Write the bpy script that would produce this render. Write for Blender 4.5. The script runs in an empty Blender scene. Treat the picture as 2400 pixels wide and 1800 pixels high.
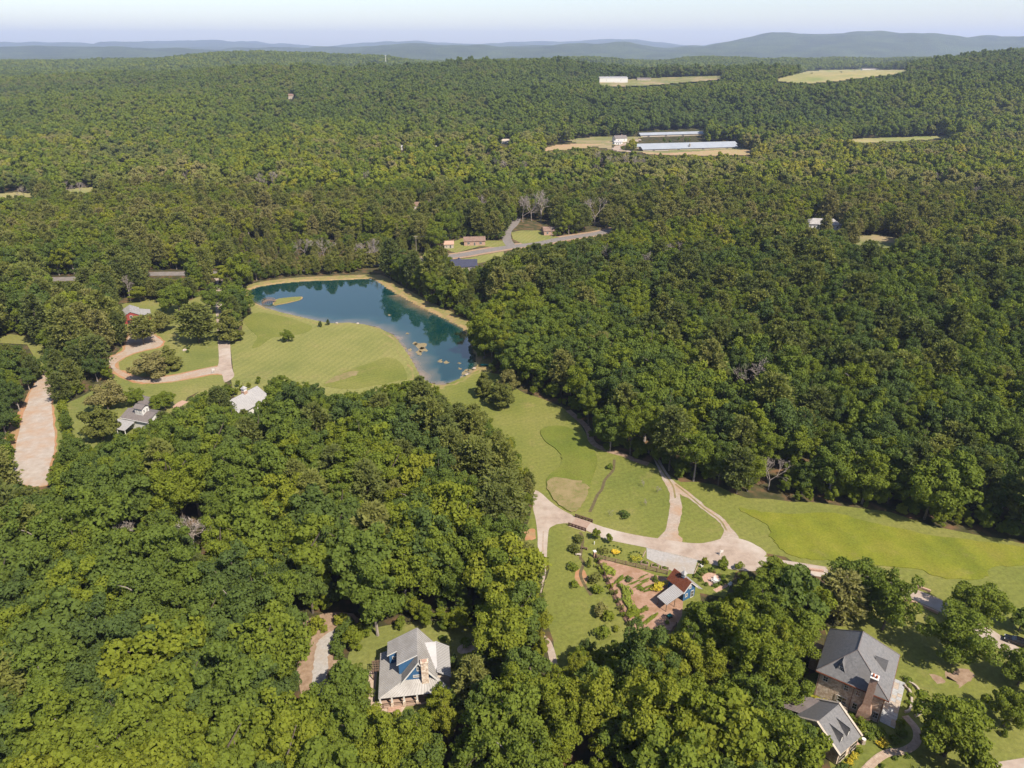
import bpy, math, random
import numpy as np
from mathutils import Vector, Matrix
from mathutils.geometry import tessellate_polygon
R = math.radians
sc = bpy.context.scene
col = sc.collection
rng = np.random.default_rng(7)
random.seed(7)

# ------------------------------------------------------------------ camera, sky, sun, exposure
H = 120.0; F = 1666.0; PITCH = R(25.4)
cd = bpy.data.cameras.new('camera'); cam = bpy.data.objects.new('camera', cd); col.objects.link(cam)
cam.location = (0, 0, H); cam.rotation_euler = (R(90) - PITCH, 0, 0)
cd.sensor_width = 36.0; cd.lens = F / 2400 * 36; cd.clip_start = 1.0; cd.clip_end = 60000
sc.camera = cam
SUN_EL, SUN_AZ = 50.0, 138.0          # azimuth clockwise from +Y
w = bpy.data.worlds.new('World'); sc.world = w; w.use_nodes = True
nt = w.node_tree; nt.nodes.clear()
sky = nt.nodes.new('ShaderNodeTexSky'); sky.sky_type = 'NISHITA'; sky.sun_disc = False
sky.sun_elevation = R(SUN_EL); sky.sun_rotation = R(SUN_AZ)
sky.altitude = 300; sky.air_density = 1.0; sky.dust_density = 1.0; sky.ozone_density = 3.0
bg = nt.nodes.new('ShaderNodeBackground'); bg.inputs[1].default_value = 0.112
wo = nt.nodes.new('ShaderNodeOutputWorld')
tn_ = nt.nodes.new('ShaderNodeMix'); tn_.data_type = 'RGBA'; tn_.blend_type = 'MULTIPLY'; tn_.inputs[0].default_value = 1.0; tn_.inputs[7].default_value = (1.06, .965, .91, 1)   # even warm-violet cast of a hazy summer sky
nt.links.new(sky.outputs[0], tn_.inputs[6]); nt.links.new(tn_.outputs[2], bg.inputs[0]); nt.links.new(bg.outputs[0], wo.inputs[0])
sd = bpy.data.lights.new('sun', 'SUN'); sd.energy = 5.0; sd.angle = R(0.6); sd.color = (1.0, 0.91, 0.76)
so = bpy.data.objects.new('sun', sd); col.objects.link(so)
sv = Vector((math.sin(R(SUN_AZ)) * math.cos(R(SUN_EL)), math.cos(R(SUN_AZ)) * math.cos(R(SUN_EL)), math.sin(R(SUN_EL))))
so.rotation_euler = sv.to_track_quat('Z', 'Y').to_euler(); so.location = sv * 500
HAZE_DENSITY = 6.3e-5
sc.view_settings.view_transform = 'Standard'; sc.view_settings.look = 'None'
sc.view_settings.exposure = 0.92; sc.view_settings.gamma = 1.0
cy = sc.cycles
cy.max_bounces = 6; cy.diffuse_bounces = 3; cy.glossy_bounces = 2; cy.transmission_bounces = 3
cy.volume_bounces = 1; cy.transparent_max_bounces = 4
cy.use_denoising = True
cy.use_adaptive_sampling = True; cy.adaptive_threshold = 0.02
cy.caustics_reflective = False; cy.caustics_refractive = False

# ------------------------------------------------------------------ photograph pixels (2400 x 1800) <-> the ground
CP, SP = math.cos(PITCH), math.sin(PITCH)
def ray(px, py):
    u = (px - 1200) / F; v = (900 - py) / F
    return np.array((u, CP + v * SP, -SP + v * CP))
def G(px, py, z=0.0):
    d = ray(px, py); t = (z - H) / d[2]
    return (d[0] * t, d[1] * t)
def prj(x, y, z):
    x = np.asarray(x, float); y = np.asarray(y, float); z = np.asarray(z, float)
    dz = z - H; dep = np.maximum(y * CP - dz * SP, 0.5); up = y * SP + dz * CP
    return 1200 + F * x / dep, 900 - F * up / dep
def zm(ox, oy, s): return lambda pts: [(ox + x / s, oy + y / s) for x, y in pts]
z3 = zm(0, 400, 2.37); z4 = zm(500, 550, 2.765); z5 = zm(1000, 450, 3.16)
z6 = zm(1100, 900, 2.765); z8 = zm(1750, 1200, 2.765); zq = zm(1280, 1180, 8.296); zg = zm(1380, 1290, 6.506)
def gp(pts, z=0.0): return [G(x, y, z) for x, y in pts]

# ------------------------------------------------------------------ terrain heights
def vnoise(x, y, s, seed=0):
    x = np.asarray(x, float) / s; y = np.asarray(y, float) / s
    xi = np.floor(x).astype(np.int64); yi = np.floor(y).astype(np.int64)
    fx = x - xi; fy = y - yi; fx = fx * fx * (3 - 2 * fx); fy = fy * fy * (3 - 2 * fy)
    def h(a, b):
        n = (a * 374761393 + b * 668265263 + seed * 982451653) & 0x7fffffff
        n = ((n ^ (n >> 13)) * 1274126177) & 0x7fffffff
        return ((n ^ (n >> 16)) & 0xffff) / 65535.0
    return (h(xi, yi) * (1 - fx) + h(xi + 1, yi) * fx) * (1 - fy) + (h(xi, yi + 1) * (1 - fx) + h(xi + 1, yi + 1) * fx) * fy
AZ = (np.array([-600, 0, 300, 600, 900, 1200, 1500, 1800, 2100, 2400, 3000]) - 1200) / F / 1.107
ROWS = [(-2000, [0] * 11), (700, [0] * 11), (950, [0] * 11),
        (1090, [1, 1, 1, 1, 1, 1, 1, 1, 3, 8, 10]),
        (1400, [15, 18, 24, 28, 24, 18, 26, 32, 44, 62, 66]),
        (1800, [25, 32, 38, 47, 44, 40, 50, 60, 70, 92, 95]),
        (2400, [12, 16, 20, 24, 22, 22, 28, 32, 45, 70, 75]),
        (3500, [40, 38, 30, 50, 33, 30, 38, 48, 52, 74, 80]),
        (5000, [10] * 11), (7000, [5] * 11),
        (9500, [65, 65, 65, 68, 76, 80, 108, 140, 205, 235, 225]),
        (12500, [40] * 11),
        (19000, [150, 166, 182, 160, 157, 172, 166, 176, 166, 166, 160]), (23500, [0] * 11)]
RY = np.array([r[0] for r in ROWS], float); RZ = np.array([r[1] for r in ROWS], float)
def zfun(x, y):
    x = np.asarray(x, float); y = np.asarray(y, float)
    a = x / np.maximum(y, 300.0)
    ci = np.clip(np.searchsorted(AZ, a) - 1, 0, len(AZ) - 2)
    fa = np.clip((a - AZ[ci]) / (AZ[ci + 1] - AZ[ci]), 0, 1); fa = fa * fa * (3 - 2 * fa)
    ri = np.clip(np.searchsorted(RY, y) - 1, 0, len(RY) - 2)
    fr = np.clip((y - RY[ri]) / (RY[ri + 1] - RY[ri]), 0, 1); fr = fr * fr * (3 - 2 * fr)
    z = (RZ[ri, ci] * (1 - fa) + RZ[ri, ci + 1] * fa) * (1 - fr) + (RZ[ri + 1, ci] * (1 - fa) + RZ[ri + 1, ci + 1] * fa) * fr
    k = np.clip((y - 1000) / 900, 0, 1)
    n = (vnoise(x, y, 320, 1) - .5) * 40 + (vnoise(x, y, 140, 2) - .5) * 10 + (vnoise(x, y, 700, 6) - .5) * 52 * np.clip((4600 - y) / 1200, 0, 1)
    kf = np.clip((y - 6500) / 2500, 0, 1)
    nf = (vnoise(x, y, 2600, 3) - .5) * 70 + (vnoise(x, y, 1100, 4) - .5) * 110 + (vnoise(x, y, 420, 5) - .5) * 40
    n = n * (1 - .7 * np.clip((x - 120) / 120, 0, 1) * np.clip((2200 - y) / 200, 0, 1))
    return z + n * k + nf * kf * np.clip(z / 60, 0, 1.6)
def T(px, py):                       # where the line of sight meets the land
    d = ray(px, py); t0 = 100.0
    ts = np.geomspace(60, 24000, 1500); p = d[None] * ts[:, None]; p[:, 2] += H
    below = np.nonzero(p[:, 2] < zfun(p[:, 0], p[:, 1]))[0]
    i = below[0] if len(below) else len(ts) - 1
    q = p[i]; return float(q[0]), float(q[1]), float(zfun(q[0], q[1]))

# ------------------------------------------------------------------ polygons
def smooth(poly, n=4, jit=0.0, seed=1):
    P = np.array(poly, float); N = len(P); out = []
    for i in range(N):
        p0, p1, p2, p3 = P[i - 1], P[i], P[(i + 1) % N], P[(i + 2) % N]
        for k in range(n):
            t = k / n
            out.append(0.5 * (2 * p1 + (p2 - p0) * t + (2 * p0 - 5 * p1 + 4 * p2 - p3) * t * t + (3 * p1 - p0 - 3 * p2 + p3) * t ** 3))
    out = np.array(out)
    if jit:
        r = np.random.default_rng(seed); out = out + r.normal(0, jit, out.shape)
    return [tuple(p) for p in out]
def inside(px, py, poly):
    P = np.array(poly, float); px = np.asarray(px, float); py = np.asarray(py, float)
    res = np.zeros(px.shape, bool); j = len(P) - 1
    for i in range(len(P)):
        xi, yi = P[i]; xj, yj = P[j]
        if yi != yj:
            c = ((yi > py) != (yj > py)) & (px < (xj - xi) * (py - yi) / (yj - yi) + xi)
            res ^= c
        j = i
    return res
def offset(poly, d):
    P = np.array(poly, float); N = len(P)
    A = 0.5 * sum(P[i][0] * P[(i + 1) % N][1] - P[(i + 1) % N][0] * P[i][1] for i in range(N))
    s = 1 if A > 0 else -1; out = []
    for i in range(N):
        e1 = P[i] - P[i - 1]; e2 = P[(i + 1) % N] - P[i]
        n1 = np.array((e1[1], -e1[0])) * s; n2 = np.array((e2[1], -e2[0])) * s
        n = n1 / (np.linalg.norm(n1) + 1e-9) + n2 / (np.linalg.norm(n2) + 1e-9); l = np.linalg.norm(n)
        out.append(tuple(P[i] + n / max(l, .5) * d))
    return out
def ribbon(pts, wid, n=6):
    P = np.array(pts, float); Q = [P[0] * 2 - P[1]] + list(P) + [P[-1] * 2 - P[-2]]; c = []
    for i in range(1, len(Q) - 2):
        p0, p1, p2, p3 = Q[i - 1:i + 3]
        for k in range(n):
            t = k / n; c.append(0.5 * (2 * p1 + (p2 - p0) * t + (2 * p0 - 5 * p1 + 4 * p2 - p3) * t * t + (3 * p1 - p0 - 3 * p2 + p3) * t ** 3))
    c.append(P[-1]); c = np.array(c); d = np.gradient(c, axis=0); d /= np.linalg.norm(d, axis=1)[:, None]
    nrm = np.stack((-d[:, 1], d[:, 0]), 1)
    return [tuple(p) for p in c + nrm * wid / 2] + [tuple(p) for p in (c - nrm * wid / 2)[::-1]]

# ------------------------------------------------------------------ materials
ALB = .66
def nd(m, t): return m.node_tree.nodes.new(t)
def mat(name, c1, c2=None, scale=1.0, rough=.85, metal=0.0, bump=0.0, detail=5, c3=None, scale3=.08, spec=.25, stretch=None, lo=.35, hi=.65, bscale=None):
    c1, c2, c3 = [None if c_ is None else tuple(v * ALB for v in c_) for c_ in (c1, c2, c3)]
    m = bpy.data.materials.new(name); m.use_nodes = True
    b = m.node_tree.nodes['Principled BSDF']; L = m.node_tree.links.new
    b.inputs['Roughness'].default_value = rough; b.inputs['Metallic'].default_value = metal
    b.inputs['Specular IOR Level'].default_value = spec
    b.inputs['Base Color'].default_value = (*c1, 1)
    if c2 is None and not bump: return m
    g = nd(m, 'ShaderNodeNewGeometry'); src = g.outputs['Position']
    if stretch:
        mp = nd(m, 'ShaderNodeMapping'); mp.inputs['Scale'].default_value = stretch[:3]
        if len(stretch) > 3: mp.inputs['Rotation'].default_value = (0, 0, stretch[3])
        L(src, mp.inputs[0]); src = mp.outputs[0]
    def noise(s, det):
        n = nd(m, 'ShaderNodeTexNoise'); n.inputs['Scale'].default_value = s; n.inputs['Detail'].default_value = det
        n.inputs['Roughness'].default_value = .65; L(src, n.inputs['Vector']); return n
    if c2 is not None:
        n1 = noise(scale, detail); r = nd(m, 'ShaderNodeValToRGB')
        r.color_ramp.elements[0].position = lo; r.color_ramp.elements[1].position = hi
        r.color_ramp.elements[0].color = (*c1, 1); r.color_ramp.elements[1].color = (*c2, 1)
        L(n1.outputs[0], r.inputs[0]); out = r.outputs[0]
        if c3 is not None:
            n2 = noise(scale3, 4); mr = nd(m, 'ShaderNodeMapRange'); mr.inputs[1].default_value = .45; mr.inputs[2].default_value = .68
            L(n2.outputs[0], mr.inputs[0]); mx = nd(m, 'ShaderNodeMix'); mx.data_type = 'RGBA'
            L(mr.outputs[0], mx.inputs[0]); L(out, mx.inputs[6]); mx.inputs[7].default_value = (*c3, 1); out = mx.outputs[2]
        L(out, b.inputs['Base Color'])
    if bump:
        n3 = noise(bscale or scale * 3, 4); bp = nd(m, 'ShaderNodeBump'); bp.inputs['Strength'].default_value = 1.0
        bp.inputs['Distance'].default_value = bump; L(n3.outputs[0], bp.inputs['Height']); L(bp.outputs[0], b.inputs['Normal'])
    return m
def leaf_mat(name, stops, trans=.3, var=.22, nscale=1.6):
    """foliage: colour picked by the per-tree 'tint', broken up leaf by leaf"""
    m = bpy.data.materials.new(name); m.use_nodes = True; N = m.node_tree.nodes; L = m.node_tree.links.new; N.clear()
    at = nd(m, 'ShaderNodeAttribute'); at.attribute_type = 'INSTANCER'; at.attribute_name = 'tint'
    g = nd(m, 'ShaderNodeNewGeometry')
    n = nd(m, 'ShaderNodeTexNoise'); n.inputs['Scale'].default_value = nscale; n.inputs['Detail'].default_value = 2.0
    L(g.outputs['Position'], n.inputs['Vector'])
    ma = nd(m, 'ShaderNodeMath'); ma.operation = 'MULTIPLY_ADD'; ma.inputs[1].default_value = var; L(n.outputs[0], ma.inputs[0])
    sb = nd(m, 'ShaderNodeMath'); sb.operation = 'SUBTRACT'; sb.inputs[1].default_value = var / 2; L(at.outputs['Fac'], sb.inputs[0]); L(sb.outputs[0], ma.inputs[2])
    r = nd(m, 'ShaderNodeValToRGB'); e = r.color_ramp.elements
    e[0].position = stops[0][0]; e[0].color = (*stops[0][1], 1); e[1].position = stops[-1][0]; e[1].color = (*stops[-1][1], 1)
    for p, c in stops[1:-1]:
        k = e.new(p); k.color = (*c, 1)
    L(ma.outputs[0], r.inputs[0])
    d = nd(m, 'ShaderNodeBsdfDiffuse'); t = nd(m, 'ShaderNodeBsdfTranslucent'); mx = nd(m, 'ShaderNodeMixShader'); mx.inputs[0].default_value = trans
    L(r.outputs[0], d.inputs[0])
    hs = nd(m, 'ShaderNodeMix'); hs.data_type = 'RGBA'; hs.blend_type = 'MULTIPLY'; hs.inputs[0].default_value = 1.0; hs.inputs[7].default_value = (1.25, 1.3, .55, 1)
    L(r.outputs[0], hs.inputs[6]); L(hs.outputs[2], t.inputs[0])
    o = nd(m, 'ShaderNodeOutputMaterial'); L(d.outputs[0], mx.inputs[1]); L(t.outputs[0], mx.inputs[2]); L(mx.outputs[0], o.inputs[0])
    return m
M = {}
M['leaf'] = leaf_mat('broad leaves', [(0, (.070, .100, .030)), (.3, (.104, .138, .025)), (.6, (.142, .168, .022)), (.85, (.178, .186, .024)), (1, (.21, .195, .034))], .30)
M['needle'] = leaf_mat('pine needles', [(0, (.092, .112, .036)), (.5, (.155, .166, .042)), (1, (.215, .190, .078))], .33)
M['cedar'] = leaf_mat('cedar scales', [(0, (.050, .066, .024)), (.5, (.118, .126, .030)), (1, (.195, .165, .070))], .28)
M['flower'] = leaf_mat('flower heads', [(0, (.10, .15, .03)), (.45, (.20, .22, .035)), (.7, (.42, .32, .03)), (1, (.62, .42, .05))], .2, .9, 3)
M['bark'] = mat('bark', (.10, .075, .055), (.20, .165, .135), 2.0, .95)
M['greybark'] = mat('weathered grey wood', (.27, .225, .20), (.42, .36, .325), 1.5, .95)
M['floor'] = mat('forest floor', (.040, .045, .020), (.105, .070, .040), .25, 1.0, c3=(.055, .065, .022), scale3=.03)
M['lawn'] = None

# ------------------------------------------------------------------ mesh helpers
def link(o, parent=None):
    col.objects.link(o)
    if parent is not None: o.parent = parent
    return o
def tag(o, label=None, cat=None, group=None, kind=None):
    if label: o['label'] = label
    if cat: o['category'] = cat
    if group: o['group'] = group
    if kind: o['kind'] = kind
    return o
def mesh_np(name, V, Fq, m, smoothed=False):
    me = bpy.data.meshes.new(name); V = np.asarray(V, np.float32); Fq = np.asarray(Fq, np.int32)
    k = Fq.shape[1]; me.vertices.add(len(V)); me.vertices.foreach_set('co', V.ravel())
    me.loops.add(Fq.size); me.loops.foreach_set('vertex_index', Fq.ravel())
    me.polygons.add(len(Fq)); me.polygons.foreach_set('loop_start', np.arange(0, Fq.size, k, dtype=np.int32))
    me.update(calc_edges=True)
    for x in (m if isinstance(m, (list, tuple)) else [m]): me.materials.append(x)
    if smoothed: me.polygons.foreach_set('use_smooth', np.ones(len(Fq), bool))
    return me
def empty(name, loc, rz=0.0):
    o = bpy.data.objects.new(name, None); o.empty_display_size = .5; o.location = loc; o.rotation_euler = (0, 0, rz); col.objects.link(o); return o
class MB:
    def __init__(s): s.v = []; s.f = []
    def poly(s, pts):
        b = len(s.v); s.v += [tuple(p) for p in pts]; s.f.append(tuple(range(b, b + len(pts)))); return s
    def box(s, x0, x1, y0, y1, z0, z1):
        b = len(s.v); s.v += [(x0, y0, z0), (x1, y0, z0), (x1, y1, z0), (x0, y1, z0), (x0, y0, z1), (x1, y0, z1), (x1, y1, z1), (x0, y1, z1)]
        s.f += [tuple(b + i for i in q) for q in ((0, 3, 2, 1), (4, 5, 6, 7), (0, 1, 5, 4), (1, 2, 6, 5), (2, 3, 7, 6), (3, 0, 4, 7))]; return s
    def slab(s, pts, t):
        P = [Vector(p) for p in pts]; n = (P[1] - P[0]).cross(P[2] - P[0]).normalized()
        if n.z < 0: P = P[::-1]; n = -n
        b = len(s.v); k = len(P); s.v += [tuple(p) for p in P] + [tuple(p - n * t) for p in P]
        s.f.append(tuple(range(b, b + k))); s.f.append(tuple(range(b + 2 * k - 1, b + k - 1, -1)))
        for i in range(k): j = (i + 1) % k; s.f.append((b + i, b + k + i, b + k + j, b + j))
        return s
    def beam(s, p, q, wd, ht=None, up=(0, 0, 1)):
        ht = ht or wd; p = Vector(p); q = Vector(q); d = (q - p).normalized(); u = Vector(up)
        if abs(d.dot(u)) > .98: u = Vector((0, 1, 0))
        a = d.cross(u).normalized() * wd / 2; c = a.cross(d).normalized() * ht / 2; b = len(s.v)
        for e in (p, q): s.v += [tuple(e - a - c), tuple(e + a - c), tuple(e + a + c), tuple(e - a + c)]
        s.f += [tuple(b + i for i in x) for x in ((0, 1, 2, 3), (7, 6, 5, 4), (0, 4, 5, 1), (1, 5, 6, 2), (2, 6, 7, 3), (3, 7, 4, 0))]; return s
    def tube(s, p, q, r0, r1=None, n=6):
        r1 = r0 if r1 is None else r1; p = Vector(p); q = Vector(q); d = (q - p).normalized()
        u = Vector((1, 0, 0)) if abs(d.x) < .9 else Vector((0, 1, 0)); a = d.cross(u).normalized(); c = d.cross(a); b = len(s.v)
        for e, r in ((p, r0), (q, r1)):
            for i in range(n): t = 2 * math.pi * i / n; s.v.append(tuple(e + (a * math.cos(t) + c * math.sin(t)) * r))
        for i in range(n): j = (i + 1) % n; s.f.append((b + i, b + j, b + n + j, b + n + i))
        s.f.append(tuple(range(b + n, b + 2 * n))); s.f.append(tuple(range(b + n - 1, b - 1, -1))); return s
    def prismy(s, xz, y0, y1):                    # outline in x,z pulled along y
        b = len(s.v); k = len(xz); s.v += [(x, y0, z) for x, z in xz] + [(x, y1, z) for x, z in xz]
        s.f.append(tuple(range(b, b + k))); s.f.append(tuple(range(b + 2 * k - 1, b + k - 1, -1)))
        for i in range(k): j = (i + 1) % k; s.f.append((b + i, b + k + i, b + k + j, b + j))
        return s
    def prismx(s, yz, x0, x1):
        b = len(s.v); k = len(yz); s.v += [(x0, y, z) for y, z in yz] + [(x1, y, z) for y, z in yz]
        s.f.append(tuple(range(b + k - 1, b - 1, -1))); s.f.append(tuple(range(b + k, b + 2 * k)))
        for i in range(k): j = (i + 1) % k; s.f.append((b + j, b + k + j, b + k + i, b + i))
        return s
    def ribs(s, a, b_, c, d, step, wd=.06, ht=.05):     # seams running from edge a-b (top) to d-c (foot)
        a, b_, c, d = map(Vector, (a, b_, c, d)); n = max(2, int(((a - b_).length + (d - c).length) / 2 / step))
        nr = (b_ - a).cross(d - a)
        if nr.length < 1e-6: nr = (c - b_).cross(d - c)
        nr.normalize(); nr = nr if nr.z > 0 else -nr
        for i in range(n + 1):
            t = i / n; p = a.lerp(b_, t) + nr * ht / 2; q = d.lerp(c, t) + nr * ht / 2
            if (p - q).length > .1: s.beam(p, q, wd, ht, up=nr)
        return s
    def build(s, name, m, parent=None, loc=None):
        me = bpy.data.meshes.new(name); me.from_pydata(s.v, [], s.f); me.materials.append(m); me.update()
        o = bpy.data.objects.new(name, me); link(o, parent)
        if loc is not None: o.location = loc
        return o
def sheet(name, poly, z, m, thick=0.0, kind='structure', label=None, cat=None, parent=None):
    P = [Vector((x, y, z)) for x, y in poly]; tri = tessellate_polygon([P]); mb = MB(); mb.v = [tuple(p) for p in P]
    for t in tri:
        a, b, c = (P[i] for i in t); mb.f.append(t if (b - a).cross(c - a).z > 0 else t[::-1])
    if thick:
        k = len(P); mb.v += [(x, y, z - thick) for x, y in poly]
        for i in range(k): j = (i + 1) % k; mb.f.append((i, j, k + j, k + i))
    o = mb.build(name, m, parent); tag(o, label, cat, None, kind); return o

# ------------------------------------------------------------------ layout, traced as places on the ground
POND = z4([(245, 352), (320, 330), (430, 313), (600, 298), (800, 290), (1000, 283), (1050, 290), (1110, 330), (1200, 385), (1330, 455), (1450, 515), (1560, 570), (1625, 612), (1655, 680), (1692, 760), (1712, 830), (1690, 868), (1660, 900), (1600, 938), (1490, 968), (1420, 962), (1345, 925), (1300, 840), (1250, 760), (1200, 690), (1160, 650), (1080, 607), (980, 582), (880, 570), (760, 574), (680, 560), (560, 532), (450, 507), (340, 475), (320, 462), (290, 448), (240, 430), (215, 400)])
POND_CLEAR = z4([(205, 340), (290, 305), (430, 280), (600, 266), (800, 256), (1000, 246), (1090, 258), (1180, 315), (1300, 385), (1420, 455), (1560, 515), (1660, 565), (1630, 620), (1655, 690), (1695, 770), (1705, 820), (1790, 838), (1725, 880), (1720, 960), (1500, 978), (1345, 928), (900, 575), (330, 470), (200, 420)])
L1 = z4([(250, 445), (240, 530), (190, 560), (180, 690), (105, 690), (120, 800), (132, 905), (200, 885), (350, 925), (420, 905), (520, 920), (600, 945), (720, 990), (715, 1060), (740, 1025), (950, 1000), (1070, 965), (1200, 940), (1345, 925), (1300, 840), (1250, 760), (1200, 690), (1160, 650), (1080, 607), (980, 582), (880, 570), (760, 574), (680, 560), (560, 532), (450, 507), (340, 475)])
L2 = z3([(675, 745), (760, 712), (830, 708), (950, 745), (1060, 720), (1200, 640), (1230, 700), (1245, 760), (1200, 830), (1212, 930), (1216, 1075), (1250, 1172), (1130, 1215), (1040, 1260), (1020, 1300), (900, 1330), (820, 1350), (660, 1400), (640, 1440), (520, 1530), (430, 1500), (395, 1400), (372, 1290), (440, 1262), (500, 1230), (640, 1150), (600, 1060), (650, 1010), (700, 960), (720, 850), (690, 770)])
LNW = z3([(-30, 925), (60, 908), (150, 920), (235, 950), (262, 1110), (235, 1115), (150, 965), (-30, 955)])
LHEDGE = z3([(275, 1180), (300, 1270), (318, 1265), (350, 1505), (330, 1580), (300, 1560), (305, 1480), (290, 1350)])
L3 = [(1042, 903), (1047, 950), (1082, 943), (1120, 953), (1154, 977), (1166, 996), (1183, 1016), (1205, 1033), (1217, 1054), (1231, 1083), (1246, 1107), (1258, 1124), (1252, 1150)] + \
     z6([(410, 790), (380, 900), (340, 990), (350, 1050), (440, 1090), (500, 1130), (520, 1200), (475, 1340), (490, 1420)]) + \
     [(1290, 1450), (1297, 1500), (1301, 1562), (1332, 1555), (1347, 1509), (1388, 1491), (1423, 1518), (1445, 1507), (1480, 1478), (1530, 1462), (1570, 1490), (1600, 1470), (1600, 1410), (1640, 1390), (1700, 1400), (1725, 1340), (1790, 1330), (1800, 1310)] + \
     z8([(130, 268), (250, 290), (380, 372), (500, 383), (560, 480), (620, 600), (640, 740), (500, 745), (545, 880), (530, 980), (470, 1030), (380, 1060), (350, 1150), (270, 1285), (350, 1335), (480, 1385), (520, 1560), (555, 1700), (2500, 1700), (2500, 330), (1830, 215), (1650, 172), (1500, 150), (1350, 120), (1200, 90), (1050, 40), (930, 0)]) + \
     z6([(2212, 765), (2100, 765), (1950, 745), (1800, 740), (1700, 705), (1600, 655), (1480, 635), (1370, 635), (1250, 560), (1180, 515), (1080, 495), (1000, 465), (900, 440), (830, 425), (760, 330), (700, 230), (600, 150), (460, 90), (360, 62), (290, 20), (200, -60), (60, -90)])
DRIVE1 = z3([(1205, 640), (1198, 740), (1202, 830), (1210, 930), (1214, 1070), (1190, 1100), (1232, 1130), (1248, 1175), (1300, 1142), (1286, 1080), (1275, 940), (1245, 900), (1225, 820), (1235, 740), (1232, 640)])
DRIVE2 = z3([(1195, 1090), (1000, 1132), (840, 1152), (740, 1142), (665, 1108), (640, 1088), (650, 1062), (720, 1022), (800, 998), (880, 978), (905, 950), (870, 925), (850, 905), (860, 890), (790, 850), (740, 830), (715, 830), (720, 900), (700, 960), (690, 1000), (650, 1020), (600, 1045), (605, 1075), (640, 1118), (700, 1152), (780, 1175), (860, 1178), (1000, 1163), (1180, 1128), (1240, 1132)])
ROAD_L = z3([(222, 1140), (150, 1270), (110, 1390), (60, 1640), (110, 1740), (280, 1740), (272, 1650), (300, 1560), (305, 1480), (290, 1350), (285, 1250), (272, 1140)])
BANK_L = z3([(160, 1262), (118, 1390), (66, 1640), (0, 1705), (-30, 1600), (45, 1450), (105, 1330)])
MAIN3 = z6([(428, 690), (470, 712), (560, 790), (690, 862), (800, 905), (950, 950), (1100, 983), (1235, 1003), (1420, 1030), (1530, 1030), (1640, 1000), (1680, 990), (1740, 1000), (1830, 1030), (1925, 1095), (1885, 1140), (1870, 1210), (1700, 1202), (1560, 1165), (1480, 1140), (1150, 1062), (900, 1010), (760, 950), (690, 910), (590, 905), (545, 920), (515, 950), (505, 1060), (502, 1130), (495, 1230), (470, 1340), (462, 1335), (480, 1160), (445, 1070), (440, 935), (412, 790), (418, 720)])
PARK = z6([(1148, 1062), (1482, 1140), (1452, 1232), (1340, 1225), (1150, 1132)])
TRACK_A = z6([(1225, 1006), (1270, 950), (1292, 850), (1300, 760), (1290, 690), (1255, 620), (1220, 545), (1178, 445), (1208, 440), (1252, 525), (1300, 600), (1345, 660), (1365, 720), (1378, 800), (1368, 880), (1352, 960), (1380, 1026)])
TRACK_B = z6([(1310, 620), (1350, 650), (1430, 706), (1530, 790), (1640, 868), (1695, 930), (1745, 1003), (1635, 1010), (1650, 950), (1612, 890), (1522, 820), (1430, 748), (1360, 708)])
M1 = z6([(462, 300), (540, 275), (640, 285), (740, 340), (800, 420), (830, 500), (800, 600), (760, 700), (720, 790), (670, 830), (600, 800), (530, 730), (500, 650), (520, 590), (580, 540), (600, 490), (570, 430), (490, 370)])
M1D = z6([(500, 640), (560, 610), (660, 625), (740, 640), (770, 690), (735, 780), (675, 832), (605, 800), (535, 730)])
M2 = z8([(-52, -18), (60, 45), (140, 90), (155, 150), (180, 200), (260, 265), (380, 305), (520, 310), (640, 330), (1090, 370), (1240, 420), (1500, 440), (1560, 390), (1640, 350), (1830, 338), (1830, 240), (1500, 190), (1200, 150), (900, 90), (700, 40), (550, 5), (300, 15), (100, 0)])
M3 = z4([(195, 545), (300, 505), (450, 530), (600, 575), (640, 600), (600, 635), (500, 655), (380, 670), (300, 725), (250, 730), (285, 660), (230, 610)])
M4 = z4([(715, 968), (850, 890), (1000, 838), (1130, 795), (1215, 835), (1260, 930), (1200, 945), (1060, 975), (900, 1000), (760, 990)])
GARDEN = zg([(110, 95), (420, 195), (760, 280), (1000, 375), (1140, 400), (1220, 430), (1290, 520), (1400, 640), (1440, 760), (1420, 1000), (1290, 1230), (1130, 1200), (700, 1190), (620, 1230), (330, 640), (130, 250)])
ROADC = [(60, 656), (200, 652), (330, 643), (450, 641), (520, 640), (700, 632), (900, 618), (1070, 599), (1130, 589), (1200, 578), (1260, 571), (1320, 559), (1400, 547), (1450, 536), (1515, 526), (1600, 511), (1720, 486)]
SIDE = z5([(640, 415), (600, 365), (590, 320), (600, 285), (640, 245), (665, 205), (668, 175)])
CD = z3([(590, 0), (600, 0), (600, 5)])
COTT = [(716, 1478), (760, 1462), (832, 1455), (870, 1520), (840, 1600), (862, 1668), (900, 1680)]
COTT_CLEAR = [(885, 1560), (868, 1650), (893, 1665), (925, 1680), (960, 1645), (985, 1600), (1005, 1585), (1050, 1585), (1062, 1540), (1092, 1530), (1135, 1500), (1120, 1475), (1050, 1488), (1020, 1483), (975, 1470), (930, 1485), (908, 1500), (862, 1500), (832, 1520), (822, 1545), (862, 1556)]
COTT_LAWN = [(815, 1552), (828, 1510), (850, 1480), (930, 1462), (1000, 1455), (1060, 1462), (1150, 1475), (1130, 1520), (1080, 1550), (1075, 1600), (1060, 1680), (960, 1690), (900, 1690), (855, 1660), (855, 1575)]
GRAVEL_C = [(832, 1458), (815, 1482), (793, 1507), (772, 1537), (766, 1573), (760, 1610), (757, 1650), (735, 1650), (732, 1592), (735, 1558), (741, 1516), (752, 1496), (788, 1470), (820, 1452)]
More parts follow.
